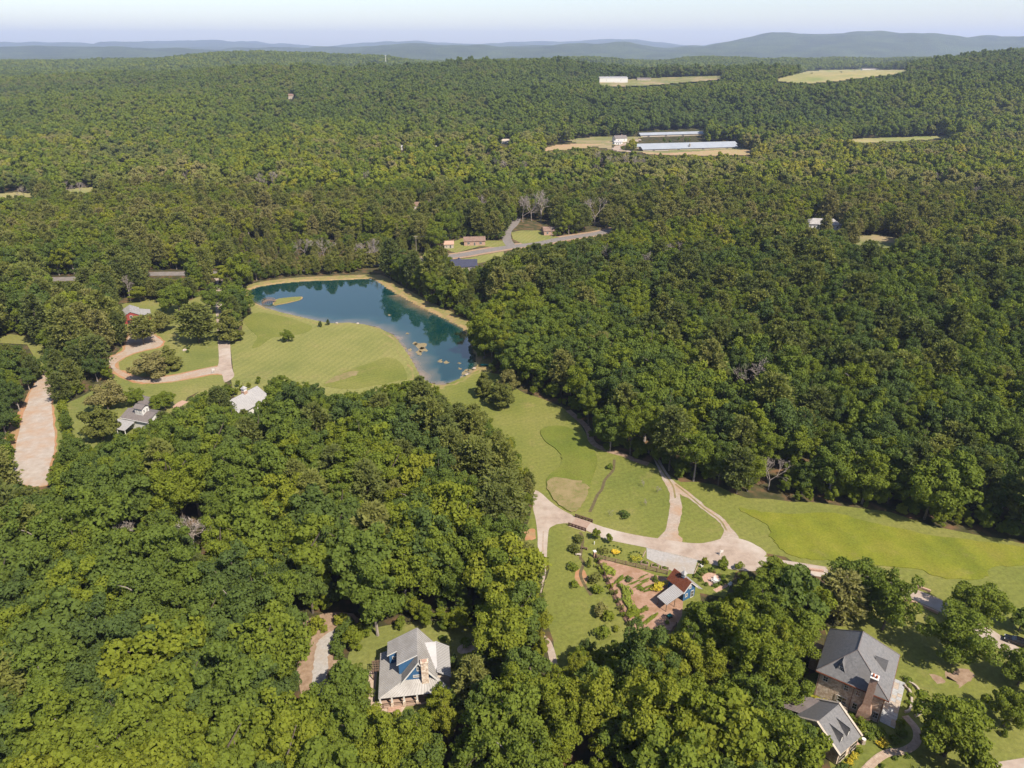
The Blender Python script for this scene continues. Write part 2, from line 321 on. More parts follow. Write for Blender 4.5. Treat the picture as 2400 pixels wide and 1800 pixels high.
GRAVEL_CLEAR = [(828, 1450), (800, 1490), (788, 1528), (775, 1545), (768, 1600), (735, 1612), (712, 1596), (706, 1520), (712, 1475), (750, 1448), (800, 1436)]
SOIL_C = [(840, 1452), (800, 1436), (750, 1440), (705, 1465), (690, 1530), (705, 1600), (712, 1690), (760, 1690), (775, 1600), (800, 1530)]
JCT1 = z5([(110, 405), (190, 370), (290, 335), (420, 360), (560, 360), (605, 385), (560, 415), (400, 400), (220, 450), (180, 440)])
JCT2 = z5([(625, 300), (700, 285), (860, 285), (930, 325), (1010, 340), (920, 370), (800, 390), (720, 388), (640, 350)])
JCT3 = z5([(185, 505), (300, 490), (400, 470), (570, 440), (575, 475), (480, 495), (430, 520), (360, 530), (330, 560), (230, 545), (205, 530)])
F_BROWN = [(1268, 352), (1300, 342), (1400, 333), (1420, 338), (1370, 349), (1275, 356)]
F_YARD = [(1330, 330), (1385, 322), (1440, 320), (1475, 322), (1520, 318), (1505, 325), (1440, 342), (1430, 350), (1490, 357), (1600, 353), (1725, 348), (1765, 355), (1760, 366), (1600, 362), (1470, 360), (1430, 352), (1390, 346)]
F_RIGHT = [(1955, 333), (2020, 326), (2150, 322), (2235, 319), (2220, 326), (2080, 334), (2030, 337)]
F_MID = [(570, 482), (600, 484), (670, 488), (708, 488), (680, 493), (600, 489)]
F_LEFT = [(-10, 456), (40, 453), (85, 455), (80, 464), (20, 468), (-10, 468)]
F_LEFT2 = [(140, 450), (180, 443), (236, 439), (230, 449), (180, 457), (142, 458)]
F_HILL1 = [(1404, 192), (1470, 189), (1560, 184), (1694, 180), (1692, 189), (1600, 197), (1530, 203), (1450, 206), (1404, 205)]
F_HILL2 = [(1812, 192), (1850, 180), (1895, 168), (1960, 166), (2135, 166), (2110, 175), (2050, 184), (1990, 190), (1940, 197), (1870, 199)]
MANSION_CLEAR = [(1888, 526), (1905, 521), (1935, 517), (1932, 534), (1892, 538)]
MANSION_CLEAR2 = [(1945, 524), (1972, 526), (1972, 542), (1950, 536)]
MANSION_LAWN = [(1995, 556), (2060, 552), (2110, 562), (2110, 585), (2050, 585), (1990, 580)]
BIGDRIVE = z8([(0, 300), (200, 340), (400, 372), (700, 425), (1000, 505), (1150, 560), (1300, 630), (1480, 740), (1620, 830), (1750, 920), (1900, 1020)])
LOWROAD = z8([(1400, 1662), (1600, 1625), (1830, 1588), (1830, 1720), (1400, 1720)])
CLEAR = [POND_CLEAR, POND, L1, L2, LNW, L3, DRIVE1, DRIVE2, ROAD_L, COTT_CLEAR, GRAVEL_CLEAR, JCT1, JCT2, JCT3,
         F_BROWN, F_YARD, F_RIGHT, F_MID, F_LEFT, F_HILL1, F_HILL2, MANSION_CLEAR, MANSION_CLEAR2, MANSION_LAWN, LHEDGE,
         z5([(580, 400), (580, 300), (640, 230), (685, 190), (690, 230), (640, 300), (640, 360), (720, 400)]),
         z5([(220, 480), (560, 435), (720, 400), (920, 370), (1105, 345), (1400, 290), (1405, 265), (1100, 310), (1000, 345), (720, 385), (540, 410), (220, 450)]),
         z5([(1550, 265), (1620, 255), (1620, 235), (1545, 245)]),
         [(90, 646), (100, 662), (195, 660), (185, 645)], [(335, 638), (350, 650), (430, 650), (450, 636)], [(495, 640), (560, 640), (545, 655), (505, 653)],
         z3([(640, 1440), (660, 1330), (760, 1290), (860, 1330), (880, 1350), (800, 1400), (700, 1445)]),         # house with lookout
         z3([(1255, 1285), (1425, 1190), (1470, 1245), (1390, 1340), (1345, 1320)]),                               # pale barn
         z3([(690, 820), (680, 765), (720, 750), (840, 780), (835, 810), (740, 830)]),                              # red barn
         z5([(215, 535), (290, 520), (350, 530), (345, 555), (240, 560)])]
zp = zm(1150, 280, 3.403)
def around(px, py, a, b): return [(px - a, py - b), (px + a, py - b), (px + a, py + 3), (px - a, py + 3)]
FAR_CLEAR = [F_LEFT2, F_BROWN, F_YARD, F_RIGHT, F_MID, F_LEFT, F_HILL1, F_HILL2, MANSION_LAWN, zp([(1150, 205), (1600, 190), (1930, 175), (2010, 205), (2000, 225), (1960, 245), (1400, 265), (1200, 262)]), zp([(1175, 100), (1400, 88), (1710, 80), (1710, 125), (1400, 138), (1210, 155), (1180, 155)]),
             around(1452, 334, 16, 14), around(1185, 337, 16, 6), around(1312, 325, 7, 8), around(944, 352, 8, 5), around(1022, 353, 7, 5), around(1145, 358, 9, 7), around(682, 233, 8, 8), around(1435, 195, 22, 8), around(2040, 167, 14, 5), around(1548, 453, 8, 6), around(978, 490, 10, 6), around(1290, 548, 8, 6)]
CLEAR += [F_LEFT2] + FAR_CLEAR[9:]
pond_g = gp(POND); island_g = gp(z4([(397, 440), (420, 418), (480, 409), (540, 404), (566, 404), (560, 416), (500, 432), (430, 446), (400, 452)]))

# ------------------------------------------------------------------ ground, fields, lawns, roads
# one sheet of land out to the horizon
ys = np.concatenate((np.arange(-160, 720, 4.0), np.geomspace(720, 23400, 150))); aa = np.linspace(-1.15, 1.15, 431)
gy, ga = np.meshgrid(ys, aa, indexing='ij'); gx = ga * (gy + 220); gz = zfun(gx, gy)
pin = inside(gx, gy, offset(pond_g, 3.2)); gz = np.where(pin, -3.0, gz - .02)
nr, nc = gx.shape; I = np.arange(nr * nc).reshape(nr, nc)
FQ = np.stack((I[:-1, :-1], I[:-1, 1:], I[1:, 1:], I[1:, :-1]), -1).reshape(-1, 4)
def ground_mat():
    m = bpy.data.materials.new('wooded land'); m.use_nodes = True; b = m.node_tree.nodes['Principled BSDF']; L = m.node_tree.links.new
    b.inputs['Roughness'].default_value = 1; b.inputs['Specular IOR Level'].default_value = .05
    g = nd(m, 'ShaderNodeNewGeometry')
    def noise(s, d):
        n = nd(m, 'ShaderNodeTexNoise'); n.inputs['Scale'].default_value = s; n.inputs['Detail'].default_value = d; L(g.outputs['Position'], n.inputs['Vector']); return n
    def ramp(n, st):
        r = nd(m, 'ShaderNodeValToRGB'); e = r.color_ramp.elements
        e[0].position, e[0].color = st[0][0], (*st[0][1], 1); e[1].position, e[1].color = st[-1][0], (*st[-1][1], 1)
        for p, c in st[1:-1]: e.new(p).color = (*c, 1)
        L(n.outputs[0], r.inputs[0]); return r
    near = ramp(noise(.22, 6), [(.3, (.030, .036, .014)), (.5, (.060, .055, .026)), (.66, (.135, .080, .045))])
    far = ramp(noise(.035, 8), [(.3, (.028, .042, .018)), (.5, (.048, .066, .024)), (.7, (.080, .092, .030))])
    sp = nd(m, 'ShaderNodeSeparateXYZ'); L(g.outputs['Position'], sp.inputs[0])
    mr = nd(m, 'ShaderNodeMapRange'); mr.inputs[1].default_value = 900; mr.inputs[2].default_value = 1600; L(sp.outputs[1], mr.inputs[0])
    mx = nd(m, 'ShaderNodeMix'); mx.data_type = 'RGBA'; L(mr.outputs[0], mx.inputs[0]); L(near.outputs[0], mx.inputs[6]); L(far.outputs[0], mx.inputs[7])
    nb = noise(.0035, 5); mb_ = nd(m, 'ShaderNodeMapRange'); mb_.inputs[1].default_value = .35; mb_.inputs[2].default_value = .65; mb_.inputs[3].default_value = .65; mb_.inputs[4].default_value = 1.2; L(nb.outputs[0], mb_.inputs[0])
    sc2 = nd(m, 'ShaderNodeVectorMath'); sc2.operation = 'SCALE'; L(mx.outputs[2], sc2.inputs[0]); L(mb_.outputs[0], sc2.inputs['Scale']); L(sc2.outputs[0], b.inputs['Base Color'])
    vo = nd(m, 'ShaderNodeTexVoronoi'); vo.inputs['Scale'].default_value = .07; L(g.outputs['Position'], vo.inputs['Vector'])
    iv = nd(m, 'ShaderNodeMath'); iv.operation = 'MULTIPLY_ADD'; iv.inputs[1].default_value = -1; iv.inputs[2].default_value = 1; L(vo.outputs['Distance'], iv.inputs[0])
    bp = nd(m, 'ShaderNodeBump'); bp.inputs['Distance'].default_value = 9; L(iv.outputs[0], bp.inputs['Height']); L(mr.outputs[0], bp.inputs['Strength'])
    L(bp.outputs[0], b.inputs['Normal']); return m
me = mesh_np('ground', np.stack((gx, gy, gz), -1).reshape(-1, 3), FQ, ground_mat(), True)
tag(link(bpy.data.objects.new('ground', me)), 'wooded land rolling away to far hills', None, None, 'structure')

def grass_mat(name, c1, c2, c3, ang, period=2.6, stripe=.10, patch=.035, dry=(.34, .26, .12), dryamt=.6, fine=1.1):
    c1, c2, c3, dry = [tuple(v * ALB for v in c_) for c_ in (c1, c2, c3, dry)]
    m = bpy.data.materials.new(name); m.use_nodes = True; b = m.node_tree.nodes['Principled BSDF']; L = m.node_tree.links.new
    b.inputs['Roughness'].default_value = .95; b.inputs['Specular IOR Level'].default_value = .1
    g = nd(m, 'ShaderNodeNewGeometry'); P = g.outputs['Position']
    def noise(s, d, ro=.6):
        n = nd(m, 'ShaderNodeTexNoise'); n.inputs['Scale'].default_value = s; n.inputs['Detail'].default_value = d; n.inputs['Roughness'].default_value = ro
        L(P, n.inputs['Vector']); return n
    n1 = noise(patch, 6); r = nd(m, 'ShaderNodeValToRGB'); e = r.color_ramp.elements
    e[0].position, e[0].color = .32, (*c1, 1); e[1].position, e[1].color = .68, (*c3, 1); e.new(.5).color = (*c2, 1); L(n1.outputs[0], r.inputs[0]); out = r.outputs[0]
    nd2 = noise(patch * 1.9, 7, .7); mr = nd(m, 'ShaderNodeMapRange'); mr.inputs[1].default_value = .56; mr.inputs[2].default_value = .78; mr.inputs[4].default_value = dryamt
    L(nd2.outputs[0], mr.inputs[0]); mx = nd(m, 'ShaderNodeMix'); mx.data_type = 'RGBA'; L(mr.outputs[0], mx.inputs[0]); L(out, mx.inputs[6]); mx.inputs[7].default_value = (*dry, 1); out = mx.outputs[2]
    nf = noise(fine, 5, .75); mf = nd(m, 'ShaderNodeMapRange'); mf.inputs[1].default_value = .3; mf.inputs[2].default_value = .7; mf.inputs[3].default_value = .72; mf.inputs[4].default_value = 1.25
    L(nf.outputs[0], mf.inputs[0])
    mp = nd(m, 'ShaderNodeMapping'); mp.inputs['Rotation'].default_value = (0, 0, ang); L(P, mp.inputs[0])
    wv = nd(m, 'ShaderNodeTexWave'); wv.inputs['Scale'].default_value = .314 / period; wv.inputs['Distortion'].default_value = 5; wv.inputs['Detail'].default_value = 3
    wv.inputs['Detail Scale'].default_value = .06 * period; L(mp.outputs[0], wv.inputs[0])
    mw = nd(m, 'ShaderNodeMapRange'); mw.inputs[3].default_value = 1 - stripe; mw.inputs[4].default_value = 1 + stripe; L(wv.outputs[1], mw.inputs[0])
    mu = nd(m, 'ShaderNodeMath'); mu.operation = 'MULTIPLY'; L(mf.outputs[0], mu.inputs[0]); L(mw.outputs[0], mu.inputs[1])
    sc_ = nd(m, 'ShaderNodeVectorMath'); sc_.operation = 'SCALE'; L(out, sc_.inputs[0]); L(mu.outputs[0], sc_.inputs['Scale']); L(sc_.outputs[0], b.inputs['Base Color'])
    bp = nd(m, 'ShaderNodeBump'); bp.inputs['Distance'].default_value = .05; L(nf.outputs[0], bp.inputs['Height']); L(bp.outputs[0], b.inputs['Normal'])
    return m
M['lawn1'] = grass_mat('pond lawn', (.190, .205, .060), (.240, .240, .074), (.278, .264, .090), R(20), 3.0, .055)
M['lawn2'] = grass_mat('estate lawn', (.160, .182, .048), (.206, .216, .060), (.245, .234, .076), R(80), 2.2, .035)
M['lawn3'] = grass_mat('valley lawn', (.148, .172, .038), (.190, .202, .046), (.228, .222, .062), R(60), 2.1, .035)
M['meadow'] = grass_mat('uncut meadow', (.150, .178, .022), (.200, .212, .024), (.235, .224, .036), 0, 9, .05, .09, (.25, .215, .075), .8, 2.2)
M['tall'] = grass_mat('longer grass', (.120, .155, .026), (.155, .180, .030), (.185, .190, .042), 0, 9, .04, .06, (.26, .22, .09), .5, 2.2)
M['dry'] = mat('dry seed grass', (.28, .215, .10), (.19, .185, .055), .9, 1, bump=.15, c3=(.33, .25, .13), scale3=.2)
M['concrete'] = mat('pink concrete', (.34, .26, .205), (.48, .38, .31), .35, .9, c3=(.52, .45, .39), scale3=.09, detail=10)
M['gravel'] = mat('pale gravel', (.36, .29, .23), (.48, .40, .34), 1.2, .95, c3=(.42, .27, .17), scale3=.12, bump=.03)
M['greygravel'] = mat('grey gravel', (.36, .335, .315), (.47, .44, .42), 1.6, .95, c3=(.40, .33, .26), scale3=.15, bump=.03)
M['redroad'] = mat('red gravel road', (.40, .33, .28), (.50, .44, .39), .5, .95, c3=(.44, .29, .19), scale3=.09, detail=8, bump=.04)
M['soil'] = mat('orange clay', (.40, .19, .09), (.47, .27, .15), .5, 1, c3=(.33, .24, .12), scale3=.15, bump=.05)
M['garden'] = mat('tilled pink soil', (.36, .21, .14), (.45, .29, .21), 1.0, 1, c3=(.30, .17, .10), scale3=.3, bump=.06)
M['asphalt'] = mat('worn asphalt', (.20, .175, .165), (.27, .24, .225), .4, .9)
M['shoulder'] = mat('clay road shoulder', (.34, .21, .13), (.42, .30, .21), .3, 1)
M['field'] = mat('ploughed field', (.40, .26, .15), (.47, .32, .19), .06, 1, c3=(.38, .30, .14), scale3=.02)
M['hay'] = mat('hay field', (.30, .27, .11), (.40, .33, .15), .04, 1, c3=(.22, .25, .07), scale3=.012)
M['farmgrass'] = mat('farm grass', (.16, .18, .055), (.24, .23, .085), .05, 1, c3=(.38, .28, .17), scale3=.02)
M['sand'] = mat('sandy bank', (.42, .29, .15), (.33, .22, .10), .5, 1, c3=(.26, .24, .07), scale3=.2, bump=.05)
M['leaflitter'] = mat('leaf litter', (.26, .17, .11), (.38, .27, .19), .8, 1)

sheet('pond_lawn', gp(L1), .010, M['lawn1']); sheet('estate_lawn', gp(L2), .012, M['lawn2'])
sheet('roadside_lawn', gp(LNW), .010, M['lawn2']); sheet('hedge_verge', gp(LHEDGE), .010, M['lawn2'])
sheet('valley_lawn', gp(L3), .010, M['lawn3'])
def margin(pts, dx, dy): return gp(pts) + gp([(x + dx, y + dy) for x, y in pts[::-1]])
sheet('wood_margin', margin(z4([(105, 880), (132, 900), (200, 880), (350, 920), (420, 900), (520, 915), (600, 940), (720, 985), (950, 995), (1070, 960), (1200, 935), (1345, 925), (1420, 970)]), 10, 60), .006, M['lawn1'])
sheet('wood_margin', margin(L3[:13], -75, 25), .002, M['lawn3']); sheet('wood_margin', margin(L3[20:36], 10, 60), .004, M['lawn3'])
sheet('wood_margin', margin(z3([(372, 1290), (395, 1400), (430, 1495), (520, 1525), (640, 1435), (660, 1395), (820, 1345), (900, 1325), (1020, 1295), (1130, 1210), (1250, 1168)]), 0, 55), .006, M['lawn2'])
sheet('uncut_meadow', smooth(gp(M2), 4, .3), .16, M['meadow'], .2); sheet('long_grass_patch', smooth(gp(M1), 4, .10), .26, M['tall'], .3)
sheet('dry_grass_patch', smooth(gp(M1D), 4, .25), .33, M['dry'], .2)
sheet('long_grass_patch', smooth(gp(M3), 4, .10), .10, M['lawn3'], .15); sheet('long_grass_patch', smooth(gp(M4), 4, .15), .10, M['lawn3'], .15)
sheet('dry_grass_patch', smooth(gp(z4([(720, 965), (800, 915), (900, 885), (940, 895), (900, 920), (800, 950)])), 4, .3), .13, M['dry'], .15)
sheet('driveway', smooth(gp(DRIVE1), 4, .05), .035, M['concrete']); sheet('gravel_drive', smooth(gp(DRIVE2), 4, .12), .030, M['gravel'])
sheet('clay_margin', smooth(offset(gp(DRIVE2), 1.1), 3, .35), .018, M['soil'])
sheet('clay_road', smooth(gp(ROAD_L), 4, .15), .030, M['redroad']); sheet('clay_margin', smooth(offset(gp(ROAD_L), .7), 4, .3), .020, M['soil'])
sheet('clay_bank', smooth(gp(BANK_L), 4, .3), .04, M['soil'], .1)
sheet('driveway', smooth(gp(MAIN3), 4, .04), .060, M['concrete'])
sheet('gravel_parking', gp(PARK), .050, M['greygravel']); sheet('gravel_track', smooth(gp(TRACK_A), 4, .10), .040, M['gravel']); sheet('gravel_track', smooth(gp(TRACK_B), 4, .10), .045, M['gravel'])
sheet('grass_strip', ribbon(gp(z6([(1335, 650), (1430, 728), (1520, 805), (1622, 880), (1668, 950)])), .55), .060, M['dry']); sheet('grass_strip', ribbon(gp(z6([(1215, 500), (1270, 590), (1318, 660), (1335, 740)])), .5), .060, M['dry'])
sheet('grass_strip', ribbon(gp(z6([(480, 955), (476, 1060), (488, 1110)])), .35), .080, M['gravel'])
sheet('garden_soil', gp(GARDEN), .030, M['garden'])
sheet('entrance_gravel', smooth(gp(z3([(1180, 585), (1215, 572), (1290, 590), (1265, 605), (1235, 640), (1205, 640), (1200, 610)])), 4), .04, M['gravel'])
sheet('forest_path', ribbon(gp([(1262, 1488), (1283, 1505), (1296, 1545), (1298, 1590)]), 1.6), .03, M['gravel'])
sheet('forest_gravel', smooth(gp([(1140, 1445), (1175, 1435), (1205, 1440), (1195, 1455), (1155, 1460)]), 4, .2), .03, M['greygravel'])
sheet('clay_clearing', smooth(gp(SOIL_C), 4, .3), .010, M['leaflitter']); sheet('gravel_turnaround', smooth(gp(GRAVEL_C), 4, .15), .030, M['greygravel'])
sheet('cottage_lawn', smooth(gp(COTT_LAWN), 3), .012, M['lawn2'])
rd = gp(ROADC); sheet('road_shoulder', ribbon(rd[6:], 14), .020, M['shoulder']); sheet('county_road', ribbon(rd, 8.0), .045, M['asphalt'])
sheet('side_road', ribbon(gp(SIDE), 6.5), .050, M['asphalt'])
sheet('roadside_lawn', gp(JCT1), .028, M['lawn1']); sheet('roadside_lawn', gp(JCT2), .028, M['lawn1']); sheet('roadside_lawn', gp(JCT3), .028, M['lawn1'])
sheet('brick_lane', ribbon(gp(BIGDRIVE), 4.4), .035, M['concrete']); sheet('lower_lane', gp(LOWROAD), .035, M['concrete'])
def tfield(name, poly, m, dz=1.2, n=14):
    """a field lying on the hill: the traced outline filled with points set on the land"""
    P = np.array(poly, float); x0, y0 = P.min(0); x1, y1 = P.max(0); mb = MB(); NX, NY = n * 3, n; idx = {}
    def vid(i, j):
        if (i, j) not in idx:
            x = x0 + (x1 - x0) * i / NX; y = y0 + (y1 - y0) * j / NY; q = T(x, y); idx[(i, j)] = len(mb.v); mb.v.append((q[0], q[1], q[2] + dz))
        return idx[(i, j)]
    for i in range(NX):
        for j in range(NY):
            cx = x0 + (x1 - x0) * (i + .5) / NX; cy_ = y0 + (y1 - y0) * (j + .5) / NY
            if inside([cx], [cy_], poly)[0]: mb.f.append((vid(i, j), vid(i, j + 1), vid(i + 1, j + 1), vid(i + 1, j)))
    return tag(mb.build(name, m), None, None, None, 'structure')
for nm, pl, mt in (('ploughed_field', F_BROWN, 'field'), ('farm_yard', F_YARD, 'farmgrass'), ('hay_field', F_RIGHT, 'hay'), ('hay_field', F_MID, 'hay'), ('hay_field', F_LEFT, 'hay'), ('hay_field', F_LEFT2, 'hay'),
                   ('hilltop_field', F_HILL1, 'farmgrass'), ('hilltop_field', F_HILL2, 'hay'), ('clearing_lawn', MANSION_LAWN, 'farmgrass')):
    tfield(nm, pl, M[mt], .6 if pl[0][1] > 300 else 2.5)
tfield('ploughed_field', [(1500, 358), (1560, 361), (1700, 353), (1768, 353), (1765, 366), (1620, 367), (1520, 364)], M['field'], .8)
tfield('farm_lane', [(1432, 352), (1440, 345), (1468, 336), (1500, 327), (1503, 331), (1480, 337), (1452, 347), (1460, 354), (1490, 356), (1490, 359), (1450, 357)], M['gravel'], .9)

# the pond: water, its sandy rim and the little spit
ps = smooth(pond_g, 4, .12); rim = MB(); k = len(ps)
ro = offset(ps, 7.5); rm = [(a_[0] + (b_[0] - a_[0]) * t_, a_[1] + (b_[1] - a_[1]) * t_) for a_, b_, t_ in zip(ps, ro, np.clip(.2 + .14 * np.sin(np.arange(len(ps)) * .7) + .12 * np.sin(np.arange(len(ps)) * .23) + np.random.default_rng(3).normal(0, .05, len(ps)), .06, .5))]; ri = offset(ps, -2.5)
for ring, zz in ((ro, -.006), (rm, .013), (ps, -.30), (ri, -1.2)): rim.v += [(x, y, zz) for x, y in ring]
M['bankgrass'] = mat('bank grass', (.19, .20, .055), (.30, .25, .09), .6, 1, c3=(.36, .24, .12), scale3=.15)
for a in range(3):
    for i in range(k): j = (i + 1) % k; rim.f.append((a * k + i, a * k + j, (a + 1) * k + j, (a + 1) * k + i))
rb = rim.build('pond_bank', M['bankgrass']); rb.data.materials.append(M['sand']); tag(rb, None, None, None, 'structure')
for i, p in enumerate(rb.data.polygons): p.material_index = 0 if i < k else 1
rb.data.validate()
def water_mat():
    m = bpy.data.materials.new('pond water'); m.use_nodes = True; b = m.node_tree.nodes['Principled BSDF']; L = m.node_tree.links.new
    b.inputs['Roughness'].default_value = .04; b.inputs['IOR'].default_value = 2.2; b.inputs['Specular IOR Level'].default_value = .5; b.inputs['Specular Tint'].default_value = (1.0, .88, .78, 1)
    at = nd(m, 'ShaderNodeAttribute'); at.attribute_name = 'depth'
    g = nd(m, 'ShaderNodeNewGeometry'); n = nd(m, 'ShaderNodeTexNoise'); n.inputs['Scale'].default_value = .12; n.inputs['Detail'].default_value = 6; L(g.outputs['Position'], n.inputs['Vector'])
    ad = nd(m, 'ShaderNodeMath'); ad.operation = 'MULTIPLY_ADD'; ad.inputs[1].default_value = .5; L(n.outputs[0], ad.inputs[0]); L(at.outputs['Fac'], ad.inputs[2])
    r = nd(m, 'ShaderNodeValToRGB'); e = r.color_ramp.elements
    e[0].position, e[0].color = .22, (.21, .145, .085, 1); e[1].position, e[1].color = 1.0, (.002, .026, .026, 1)
    e.new(.38).color = (.085, .085, .06, 1); e.new(.62).color = (.010, .040, .038, 1)
    L(ad.outputs[0], r.inputs[0]); L(r.outputs[0], b.inputs['Base Color'])
    n2 = nd(m, 'ShaderNodeTexNoise'); n2.inputs['Scale'].default_value = 1.1; n2.inputs['Detail'].default_value = 3; L(g.outputs['Position'], n2.inputs['Vector'])
    bp = nd(m, 'ShaderNodeBump'); bp.inputs['Distance'].default_value = .006; L(n2.outputs[0], bp.inputs['Height']); L(bp.outputs[0], b.inputs['Normal']); return m
wx0, wy0 = np.min(pond_g, 0); wx1, wy1 = np.max(pond_g, 0)
WX, WY = np.meshgrid(np.arange(wx0 - 3, wx1 + 3, 1.5), np.arange(wy0 - 3, wy1 + 3, 1.5), indexing='ij')
PS = np.array(smooth(pond_g, 3)); dd = np.full(WX.shape, 1e9)
for i in range(len(PS)):
    a, b_ = PS[i - 1], PS[i]; ab = b_ - a; L2_ = ab @ ab + 1e-9; t = np.clip(((WX - a[0]) * ab[0] + (WY - a[1]) * ab[1]) / L2_, 0, 1)
    dd = np.minimum(dd, np.hypot(WX - a[0] - t * ab[0], WY - a[1] - t * ab[1]))
wpx, wpy = prj(WX, WY, 0 * WX); slope = np.interp(wpx * .55 + wpy, [900, 1060, 1240, 1400], [9., 11., 20, 26])   # the far side drops off steeply, the lawn side is shallow
slope = np.where(wpy < 690, 3.5, slope); depth = np.clip(dd / np.where(wpx > 1000 + (wpy - 700) * .2, 6.0, slope), 0, 1)
inn = inside(WX, WY, offset(ps, .9)); nI = np.arange(WX.size).reshape(WX.shape)
q = np.stack((nI[:-1, :-1], nI[1:, :-1], nI[1:, 1:], nI[:-1, 1:]), -1).reshape(-1, 4); keep = inn.ravel()[q].all(1)
me = mesh_np('pond', np.stack((WX, WY, 0 * WX - .28), -1).reshape(-1, 3), q[keep], water_mat(), True)
me.attributes.new('depth', 'FLOAT', 'POINT').data.foreach_set('value', depth.ravel().astype(np.float32))
tag(link(bpy.data.objects.new('pond', me)), 'teal farm pond reflecting the sky and its trees', None, None, 'structure')
sheet('pond_spit', smooth(island_g, 4, .1), .12, M['lawn2'], .5); sheet('spit_rim', smooth(offset(island_g, .9), 4, .15), -.12, M['sand'], .4)

# ------------------------------------------------------------------ tree kinds
def leaf_quads(C, Nn, size, r, aspect=(.6, 1.0)):
    """leaf sprays: small rhombi facing Nn"""
    n = len(C); Nn = Nn / (np.linalg.norm(Nn, axis=1)[:, None] + 1e-9)
    a = r.normal(size=(n, 3)); U = np.cross(Nn, a); U /= np.linalg.norm(U, axis=1)[:, None] + 1e-9; W = np.cross(Nn, U)
    s = (size * r.uniform(.65, 1.3, n))[:, None]; k = r.uniform(*aspect, n)[:, None]
    V = np.stack((C + U * s * .6, C + W * s * k * .6 + Nn * s * .12, C - U * s * .6, C - W * s * k * .6 - Nn * s * .06), 1).reshape(-1, 3)
    return V, np.arange(4 * n, dtype=np.int32).reshape(-1, 4)
def crown_mesh(name, seed, h, r0, zc, hz, nlobe, nleaf, ls, m, lr=(.26, .42), shape=1.0, up=.25, jit=.62):
    r = np.random.default_rng(seed); L = []
    while len(L) < nlobe:
        p = r.normal(size=3); p /= np.linalg.norm(p); rad = r.uniform(.35, .86) if r.random() < .72 else r.uniform(.1, .5) if r.random() < .6 else r.uniform(.86, 1.06); p = p * rad
        if p[2] < -.75: continue
        taper = 1 - (1 - shape) * max(0, p[2])
        L.append((np.array((p[0] * r0 * taper, p[1] * r0 * taper, zc + p[2] * hz)), r0 * r.uniform(*lr) * (1 - .25 * max(0, p[2]))))
    cs = np.array([l[0] for l in L]); rs = np.array([l[1] for l in L]); pr = rs ** 2 / (rs ** 2).sum()
    li = r.choice(nlobe, nleaf * 3, p=pr); d = r.normal(size=(nleaf * 3, 3)); d[:, 2] += up; d /= np.linalg.norm(d, axis=1)[:, None]
    P = cs[li] + d * (rs[li] * np.where(r.random(nleaf * 3) < .87, r.uniform(.82, 1.06, nleaf * 3), r.uniform(1.0, 1.32, nleaf * 3)))[:, None] * np.array((1, 1, .82))
    dist = np.linalg.norm((P[:, None, :] - cs[None]) / np.array((1, 1, .82)), axis=2) / rs[None]
    ok = ~((dist < .80).any(1)); P = P[ok][:nleaf]; d = d[ok][:nleaf]
    Nn = d + r.normal(size=d.shape) * jit + np.array((0, 0, .12))
    V, Fq = leaf_quads(P, Nn, ls, r); return mesh_np(name, V, Fq, m), cs, rs
def trunk_mesh(name, seed, h, rad, cs, m, nb=7, n=6):
    r = np.random.default_rng(seed); mb = MB(); top = h * .78; pts = [Vector((0, 0, -.6))]
    for i in range(1, 5): pts.append(Vector((r.normal() * .12 * i, r.normal() * .12 * i, top * i / 4)))
    for i in range(4): mb.tube(pts[i], pts[i + 1], rad * (1 - i * .21), rad * (1 - (i + 1) * .21), n)
    order = r.permutation(len(cs))[:nb]
    for j in order:
        c = Vector(cs[j]); t = max(.25, min(.9, c.z / top - .22)); i = min(3, int(t * 4)); p = pts[i].lerp(pts[i + 1], t * 4 - i)
        mid = p.lerp(c, .55) + Vector((r.normal() * .3, r.normal() * .3, .3)); mb.tube(p, mid, rad * .36, rad * .24, 4); mb.tube(mid, c, rad * .24, rad * .08, 4)
    me = bpy.data.meshes.new(name); me.from_pydata(mb.v, [], mb.f); me.materials.append(m); me.update(); return me
